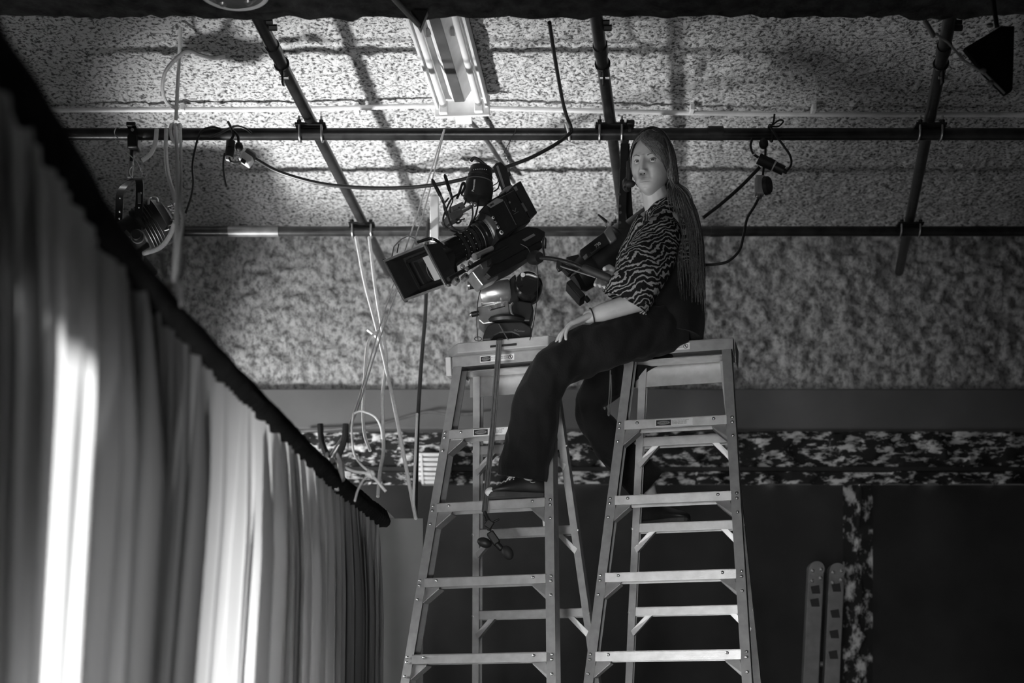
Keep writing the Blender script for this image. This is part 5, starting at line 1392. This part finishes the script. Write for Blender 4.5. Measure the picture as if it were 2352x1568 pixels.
# cables at the right
cable([P(1615, 500, 5.98), P(1660, 465, 5.98), P(1705, 425, 5.98), P(1745, 384, 5.97)], 0.0072, 'black cable running from behind the back up to the right connector')
cable([P(1772, 296, 5.99), P(1783, 312, 5.97), P(1800, 335, 5.97), P(1815, 358, 5.97), P(1817, 378, 5.97), P(1806, 394, 5.97)], 0.0046, 'black cable looping right of the pipe into the connector')
cable([P(1728, 318, 5.98), P(1724, 335, 5.98), P(1730, 352, 5.97), P(1742, 362, 5.97)], 0.0055, 'short black cable bend left of the right connector')
cable([P(1757, 322, 5.98), P(1758, 350, 5.98), P(1754, 385, 5.97), P(1752, 404, 5.97)], 0.005, 'straight black cable dropping to the pale socket box')
cable([P(1745, 450, 5.97), P(1732, 475, 5.97), P(1716, 502, 5.97), P(1708, 540, 5.97), P(1698, 575, 5.97), P(1672, 600, 5.97), P(1640, 607, 5.97), P(1612, 608, 5.97)], 0.0058, 'black cable curving from the pale socket box back behind the person')
m = MB(); m.torus(P(1770, 306, DM), (1, 0, 0.2), 0.033, 0.005, 20, 8); m.tube([P(1768, 292, 5.99), P(1776, 282, 5.98), P(1779, 262, 5.98)], 0.004, 8, 5); m.tube([P(1772, 290, 5.98), P(1788, 290, 5.97), P(1799, 279, 5.97), P(1790, 276, 5.97), P(1775, 286, 5.98)], 0.0035, 8, 5)
tag(m.build('cable_tie', M['rubber']), 'black cord tied in a loop over the pipe at the right', 'tie')
cnr = thing('cable_connector', 'black connector with a pale ring hanging below the pipe at the right', 'connector', P(1778, 392, 5.96))
MB().cyl(P(1742, 364, 5.96), P(1776, 380, 5.96), 0.0225, n=18).build('sleeve', M['rubber'], cnr)
MB().cyl(P(1774, 379, 5.96), P(1779, 382, 5.96), 0.0205, n=18).build('ring', M['card'], cnr)
MB().cyl(P(1779, 382, 5.96), P(1800, 392, 5.96), 0.020, n=18).build('end_shell', M['black_plastic'], cnr)
MB().cyl(P(1800, 392, 5.96), P(1808, 395, 5.96), 0.009, n=12).build('gland', M['rubber'], cnr)
MB().sphere(P(1754, 330, 5.98), (0.02, 0.018, 0.022), 12, 8).build('tape_wrap', M['rubber'], cnr)
MB().cyl(P(1729, 346, 5.975), P(1733, 357, 5.97), 0.0075, n=12).build('tape_band', M['card'], cnr)
bx = thing('socket_box', 'pale grey socket box on a cable end below the right connector', 'socket', P(1752, 450, 5.96))
MB().box(P(1745, 427, 5.96), (0.038, 0.045, 0.078)).build('case', mat('pale_box', 0.32, 0.6), bx, bevel=0.006)
MB().lathe(P(1757, 427, 5.94), Vector((0, -0.012, 0)) + Vector((0.02, 0, 0)), [(0, 0.038), (0.7, 0.036), (1, 0.03)], 20).build('cover', M['black_plastic'], bx)
MB().cyl(P(1745, 449, 5.96), P(1743, 455, 5.96), 0.012, n=12).build('gland', M['silver'], bx)
cable([P(984, 505, 7.1), P(980, 560, 7.0), P(978, 700, 6.8), P(968, 830, 6.6), P(960, 960, 6.4), P(956, 1100, 6.3), P(954, 1185, 6.2)], 0.009, 'straight dark cable hanging vertically behind the crossed white ropes')

# ================================================================== STAGE LANTERNS
def txt750(root, p, xd, yd, size): return text('750', size, p, xd, yd, M['print_white'], root)
# --- left lantern
L1 = thing('stage_lantern', 'black stage lantern in a forked yoke hanging at the left beside the white ropes', 'stage light', P(330, 585, 6.05), 'black stage lanterns')
MB().tube([P(304, 298, DM - 0.036), P(304, 290, DM), P(304, 300, DM + 0.036), P(306, 322, DM + 0.03)], 0.007, 8, 5).build('hook_clamp', M['black_metal'], L1)
MB().box(P(308, 330, DM), (0.045, 0.06, 0.055)).build('clamp_block', M['black_metal'], L1, bevel=0.006)
MB().box(P(305, 292, DM), (0.04, 0.07, 0.018)).build('clamp_saddle', M['black_metal'], L1, bevel=0.004)
MB().cyl(P(303, 340, DM), P(302, 372, DM), 0.008, n=10).build('bolt', M['black_metal'], L1)
MB().cyl(P(301, 372, DM), P(299, 408, DM), 0.0115, n=14).build('stem', M['grey_metal'], L1)
yk = MB()
yk.tube([P(318, 410, 6.02), P(305, 414, 6.03), P(288, 424, 6.06), P(277, 440, 6.10), P(274, 470, 6.12), P(272, 512, 6.12)], 0.001, 4)
def flatbar(pts, wv, hv, name, mat_, root):
    cp_ = catmull(pts, 6); rs_ = []
    for p in cp_: rs_.append([p - wv - hv, p + wv - hv, p + wv + hv, p - wv + hv])
    return MB().rings(rs_).build(name, mat_, root, smooth=30)
ya = flatbar([P(300, 415, 6.06), P(285, 427, 6.10), P(276, 445, 6.12), P(274, 480, 6.13), P(273, 512, 6.13)], Vector((0.016, 0, 0)), Vector((0, 0.004, 0.003)), 'yoke_arm', M['black_metal'], L1)
for (x, y) in [(276, 455), (275, 486), (274, 502)]: MB().sphere(P(x, y, 6.122), 0.004, 8, 6).build('yoke_hole', M['card'], ya)
yb = flatbar([P(300, 414, 6.0), P(314, 410, 5.97), P(320, 416, 5.95), P(321, 440, 5.94), P(319, 480, 5.94), P(317, 520, 5.94), P(315, 548, 5.94)], Vector((0.0155, 0, 0)), Vector((0, 0.004, 0.003)), 'yoke_arm', M['black_metal'], L1)
MB().box(P(320, 455, 5.934), (0.012, 0.004, 0.045)).build('rating_plate', M['grey_metal'], yb)
MB().sphere(P(323.5, 443.5, 5.935), 0.0045, 8, 6).build('yoke_screw', M['silver'], yb); MB().sphere(P(319, 477, 5.935), 0.003, 8, 6).build('yoke_screw', M['card'], yb)
axA, axB = P(255, 570, 6.02), P(385, 498, 6.06); ax = axB - axA
bd1 = MB().lathe(axA, ax, [(0, 0.07), (0.05, 0.075), (0.5, 0.078), (0.52, 0.092), (0.88, 0.098), (0.9, 0.09), (1.0, 0.075), (1.05, 0.03)], 32).build('barrel', M['black_metal'], L1, smooth=30)
for k in range(6):
    MB().torus(axA + ax * (0.58 + 0.05 * k), ax, 0.093, 0.004, 32, 6).build('cooling_fin', M['black_metal'], bd1)
hn = MB().tube([P(341, 470, 5.97), P(342, 458, 5.97), P(350, 453, 5.97), P(360, 456, 5.97), P(362, 464, 5.97)], 0.0055, 8, 5).build('handle', M['silver'], L1)
MB().lathe(P(316, 543, 5.93), Vector((0, -0.025, 0)), [(0, 0.03), (0.4, 0.03), (0.5, 0.022), (1, 0.02)], 24).build('tilt_knob', M['black_plastic'], L1)
MB().torus(P(316, 543, 5.915), (0, 1, 0), 0.027, 0.003, 24, 6).build('knob_rim', M['grey_metal'], L1)
MB().prism([P(310, 500, 5.928), P(320, 498, 5.928), P(335, 522, 5.928), P(330, 528, 5.928)], Vector((0, 0.006, 0))).build('lock_lever', M['black_plastic'], L1)
MB().box(P(294, 537, 5.93), (0.03, 0.012, 0.014), Matrix.Rotation(0.8, 3, 'Y')).build('shutter_handle', M['grey_metal'], L1)
txt750(L1, P(384, 472, 5.955), Vector((0.55, 0, -0.83)), Vector((0.83, 0, 0.55)), 0.028)
for (x, y) in [(392, 505), (386, 518), (378, 529)]: MB().cyl(P(x, y, 5.99), P(x + 10, y - 3, 5.98), 0.003, n=8).build('shutter_pin', M['silver'], L1)
MB().box(P(320, 588, 6.02), (0.03, 0.03, 0.03)).build('rear_foot', M['black_metal'], L1)
wr = MB().tube([P(272, 318, 5.98), P(263, 308, 6.0), P(266, 295, 6.03), P(276, 294, 6.03)], 0.0022, 6, 5)
wr.tube([P(265, 318, 5.98), P(282, 342, 5.97), P(300, 358, 5.97), P(314, 372, 5.97), P(322, 390, 5.97), P(326, 402, 5.97)], 0.0024, 6, 5)
wr.torus(P(312, 396, 5.97), (0.2, 1, 0.3), 0.028, 0.0018, 24, 6); wr.torus(P(331, 398, 5.96), (0.6, 1, 0.1), 0.016, 0.0016, 20, 6)
tag(wr.build('safety_wire', M['silver']), 'tangled bright safety wire looped on the stem of the left lantern', 'wire')['kind'] = 'thing'
# --- right lantern, behind the person
L2 = thing('stage_lantern', 'black stage lantern marked 750 hanging behind the seated person', 'stage light', P(1380, 700, 6.15), 'black stage lanterns')
DL = 6.16
a0, a1 = P(1322, 640, DL), P(1520, 492, DL); av = a1 - a0
b2 = MB().lathe(a0 + av * 0.2, av * 0.8, [(0, 0.074), (0.01, 0.078), (0.42, 0.078), (0.43, 0.086), (0.56, 0.086), (0.57, 0.07), (1.0, 0.07)], 36).build('barrel', M['black_metal'], L2, smooth=30)
rh = MB().lathe(a0 + av * 0.22, av * -0.24, [(0, 0.07), (0.25, 0.078), (0.85, 0.070), (1, 0.05)], 24).build('lamp_housing', M['black_metal'], L2, smooth=30)
pd = Vector((av.z, 0, -av.x)).normalized()          # across the barrel, towards the lower left
# box profile along the barrel (gate housing) with lettering
gp = [P(1331, 574, DL - 0.085), P(1389, 530, DL - 0.085), P(1402, 557, DL - 0.085), P(1345, 598, DL - 0.085)]
gh = MB().prism(gp, Vector((0, 0.06, 0))).build('gate_housing', M['black_metal'], L2, bevel=0.006, smooth=0)
xd = (gp[1] - gp[0]).normalized(); yd = (gp[0] - gp[3]).normalized()
txt750(gh, P(1369, 569, DL - 0.0865), xd, yd, 0.019)
text('Source Four', 0.0095, P(1358, 583, DL - 0.0865), xd, yd, M['grey_metal'], gh)
MB().prism([P(1338, 590, DL - 0.0865), P(1347, 582, DL - 0.0865), P(1350, 590, DL - 0.0865), P(1343, 597, DL - 0.0865)], Vector((0, 0.001, 0))).build('emblem', M['grey_metal'], gh)
cl_ = MB().prism([P(1386, 532, DL - 0.09), P(1400, 516, DL - 0.09), P(1406, 520, DL - 0.09), P(1418, 548, DL - 0.09), P(1402, 560, DL - 0.09)], Vector((0, 0.05, 0))).build('shutter_collar', M['grey_metal'], L2, bevel=0.006)
MB().prism([P(1372, 492, DL - 0.06), P(1376, 491, DL - 0.06), P(1396, 506, DL - 0.06), P(1393, 512, DL - 0.06)], Vector((0, 0.01, 0))).build('shutter_handle', M['black_metal'], L2, bevel=0.002)
MB().sphere(P(1391, 519, DL - 0.092), 0.0045, 8, 6).build('screw', M['silver'], L2)
# rear: cap plates and bracket hanging at the lower left
MB().prism([P(1300, 648, DL - 0.07), P(1312, 640, DL - 0.07), P(1346, 678, DL - 0.07), P(1334, 686, DL - 0.07)], Vector((0, 0.11, 0))).build('end_cap', M['black_plastic'], L2, bevel=0.005)
MB().bar(P(1311, 634, DL - 0.08), P(1331, 620, DL - 0.08), Vector((0, 0.006, 0)), Vector((0.003, 0, 0.006))).build('cap_strip', M['silver'], L2)
MB().prism([P(1277, 602, DL - 0.06), P(1290, 600, DL - 0.06), P(1322, 618, DL - 0.06), P(1306, 632, DL - 0.06)], Vector((0, 0.04, 0))).build('rear_bracket', M['black_metal'], L2, bevel=0.005)
MB().cyl(P(1344, 682, DL - 0.06), P(1352, 692, DL - 0.06), 0.011, n=12).build('rear_knob', M['rubber'], L2)
MB().prism([P(1300, 590, DL - 0.05), P(1328, 583, DL - 0.05), P(1340, 600, DL - 0.05), P(1318, 606, DL - 0.05)], Vector((0, 0.05, 0))).build('rear_plate', M['black_metal'], L2, bevel=0.004)
ay = flatbar([P(1434, 330, 6.06), P(1432, 400, 6.06), P(1430, 460, 6.06), P(1428, 524, 6.06)], Vector((0.0155, 0, 0)), Vector((0, 0.004, 0)), 'yoke_arm', M['black_metal'], L2)
for (x, y) in [(1423, 446), (1424, 473), (1425, 488), (1424, 511)]: MB().cyl(P(x, y, 6.056), P(x, y, 6.050), 0.006, n=12).build('yoke_hole', M['ink'], ay)
flatbar([P(1438, 330, 6.26), P(1440, 400, 6.26), P(1444, 470, 6.26), P(1448, 512, 6.26)], Vector((0.0155, 0, 0)), Vector((0, 0.004, 0)), 'yoke_arm', M['black_metal'], L2)
MB().box(P(1436, 326, 6.15), (0.03, 0.22, 0.01)).build('yoke_bridge', M['black_metal'], L2)
MB().tube([P(1446, 300, DM - 0.036), P(1446, 288, DM), P(1446, 300, DM + 0.036), P(1440, 324, DM + 0.05)], 0.007, 8, 5).build('hook_clamp', M['black_metal'], L2)
MB().box(P(1447, 287, DM), (0.035, 0.06, 0.02)).build('clamp_saddle', M['black_metal'], L2, bevel=0.004)

# ================================================================== BACKGROUND THINGS
pp = MB(); pt = thing('white_post', 'short white square post fixed in front of the rear pipe', 'post', P(999, 556, 7.1))
MB().box((P(998, 503, 7.08).x, 7.08, P(998, 503, 7.08).z), (0.043, 0.04, 0.215)).build('shaft', M['white_paint'], pt, bevel=0.004)
MB().sphere(P(998, 451, 7.08), (0.018, 0.018, 0.012), 12, 8).build('cap', M['white_paint'], pt)
# ribbed white cage on the far wall
cg = thing('wall_lamp_cage', 'white ribbed wall lamp cage behind the left ladder', 'wall lamp', P(996, 1112, 7.98))
def sup(a_): return math.copysign(abs(math.cos(a_)) ** 0.6, math.cos(a_)), math.copysign(abs(math.sin(a_)) ** 0.6, math.sin(a_))
for k, yy in enumerate([1046, 1057, 1068, 1079, 1090, 1100, 1109]):
    hwid = [0.088, 0.094, 0.096, 0.096, 0.092, 0.084, 0.07][k]
    c = P(997, yy, 8.0)
    MB().bar(c - Vector((hwid, 0, 0)), c + Vector((hwid, 0, 0)), Vector((0, 0.035, 0)), Vector((0, 0, 0.0095))).build('rib', M['white_paint'], cg, bevel=0.006)
MB().box(P(997, 1078, 8.05), (0.15, 0.05, 0.16)).build('back_plate', M['grey_metal'], cg, bevel=0.01)
for s in (-1, 1): MB().bar(P(997 + s * 30, 1044, 7.965), P(997 + s * 26, 1112, 7.965), Vector((0.006, 0, 0)), Vector((0, 0.004, 0))).build('upright', M['white_paint'], cg)
# grey board standing behind the left ladder
gbd = thing('foam_board', 'upright grey board standing between the curtain end and the left ladder', 'board', (P(910, 0, 6.3).x, 6.3, 0))
xa, xb = P(862, 0, 6.3).x, P(972, 0, 6.3).x; zt_ = P(0, 1190, 6.3).z
MB().box(((xa + xb) / 2, 6.31, zt_ / 2), (xb - xa, 0.02, zt_)).build('sheet', M['board'], gbd, bevel=0.002)
MB().box((xb - 0.02, 6.33, zt_ / 2 - 0.35), (0.03, 0.02, zt_ - 0.7)).build('edge_batten', mat('batten', 0.1, 0.8), gbd, bevel=0.002)
MB().prism([(P(884, 0, 6.33).x, 6.34, zt_ + 0.05), (P(910, 0, 6.33).x, 6.34, zt_ - 0.002), (P(884, 0, 6.33).x, 6.34, zt_ - 0.002)], (0, 0.02, 0)).build('torn_corner', mat('torn_card', 0.4, 0.8), gbd)
# folded ladder leaning at the right
fl = thing('folding_ladder', 'folded pale ladder with slotted rails leaning in the dark lower right', 'ladder', (P(1890, 0, 7.5).x, 7.4, 0))
FM = mat('dusty_aluminium', 0.19, 0.6, 0.3, 0.15, 20)
for k, (x0, x1) in enumerate([(1873, 1850), (1920, 1898)]):
    top_ = P(x0, 1308 if k == 0 else 1312, 7.5); bot = Vector((top_.x - 0.02 - (x0 - x1) / F * 7.5 * 3.2, 7.15, 0))
    d_ = (bot - top_).normalized()
    r1 = MB().bar(top_, bot, Vector((0.041, 0, 0)), Vector((0, 0.03, 0))).build('rail', FM, fl, bevel=0.006)
    MB().lathe(top_ + Vector((0, 0.03, 0.0)), Vector((0, -0.066, 0)), [(0, 0.041), (1, 0.041)], 20).build('hinge_cap', FM, fl)
    for (dx, dt) in [(-0.022, 0.01), (0.022, 0.002), (-0.022, 0.065), (0.022, 0.05)]:
        p = top_ + d_ * dt + Vector((dx, -0.033, 0)); MB().sphere(p, 0.011, 10, 6).build('rivet', M['rivet'], r1)
    sl_ = [0.12, 0.19] + [0.86, 0.96, 1.06] if k == 0 else [0.10, 0.24, 0.35, 0.46]
    for t_ in sl_:
        p = top_ + d_ * t_ + Vector((0, -0.032, 0)); h_ = 0.036
        MB().prism([p + Vector((-0.026, 0, 0.025)), p + Vector((0.018, 0, 0.032)), p + Vector((0.026, 0, -0.022)), p + Vector((-0.014, 0, -0.030))], Vector((0, 0.004, 0))).build('slot', M['ink'], r1)
    if k == 1:
        for i_, ch in enumerate('AHI'):
            text(ch, 0.055, top_ + d_ * (0.80 + 0.12 * i_) + Vector((0, -0.034, 0)), d_, Vector((1, 0, 0)), mat('faded_print', 0.1, 0.7), r1, center=True)
for t_ in (0.5, 0.8, 1.1, 1.4, 1.7):
    p = P(1873, 1310, 7.5) + (Vector((P(1873, 1310, 7.5).x - 0.15, 7.15, 0)) - P(1873, 1310, 7.5)).normalized() * t_
    MB().cyl(p + Vector((0.0, 0.06, 0)), p + Vector((0.11, 0.06, 0)), 0.014, n=12).build('rung', FM, fl)
# black flag at the top right
fg = thing('black_flag', 'black flag panel with a bright metal edge hanging in the top right corner', 'flag', P(2250, 180, 4.6))
MB().prism([P(2215, 110, 4.6), P(2300, 60, 4.6), P(2330, 60, 4.6), P(2326, 205, 4.6), P(2310, 216, 4.6), P(2262, 168, 4.6)], Vector((0, 0.02, 0))).build('panel', M['cloth_black'], fg)
for a_, c_ in [((2150, 78), (2178, 98)), ((2178, 98), (2215, 140)), ((2215, 140), (2262, 170)), ((2262, 168), (2308, 214))]:
    MB().cyl(P(*a_, 4.59), P(*c_, 4.59), 0.004, n=8).build('edge_rod', M['grey_metal'], fg)
MB().cyl(P(2124, 48, 4.6), P(2146, 84, 4.6), 0.008, n=10).build('arm', M['grey_metal'], fg)
for (x, y) in [(2274, 58), (2258, 162), (2275, 190)]: MB().sphere(P(x, y, 4.58), (0.012, 0.008, 0.008), 10, 6).build('knob', M['grey_metal'], fg)
MB().tube([P(2280, -10, 4.6), P(2285, 30, 4.6), P(2290, 62, 4.6)], 0.008, 8, 4).build('hanger', M['black_metal'], fg)
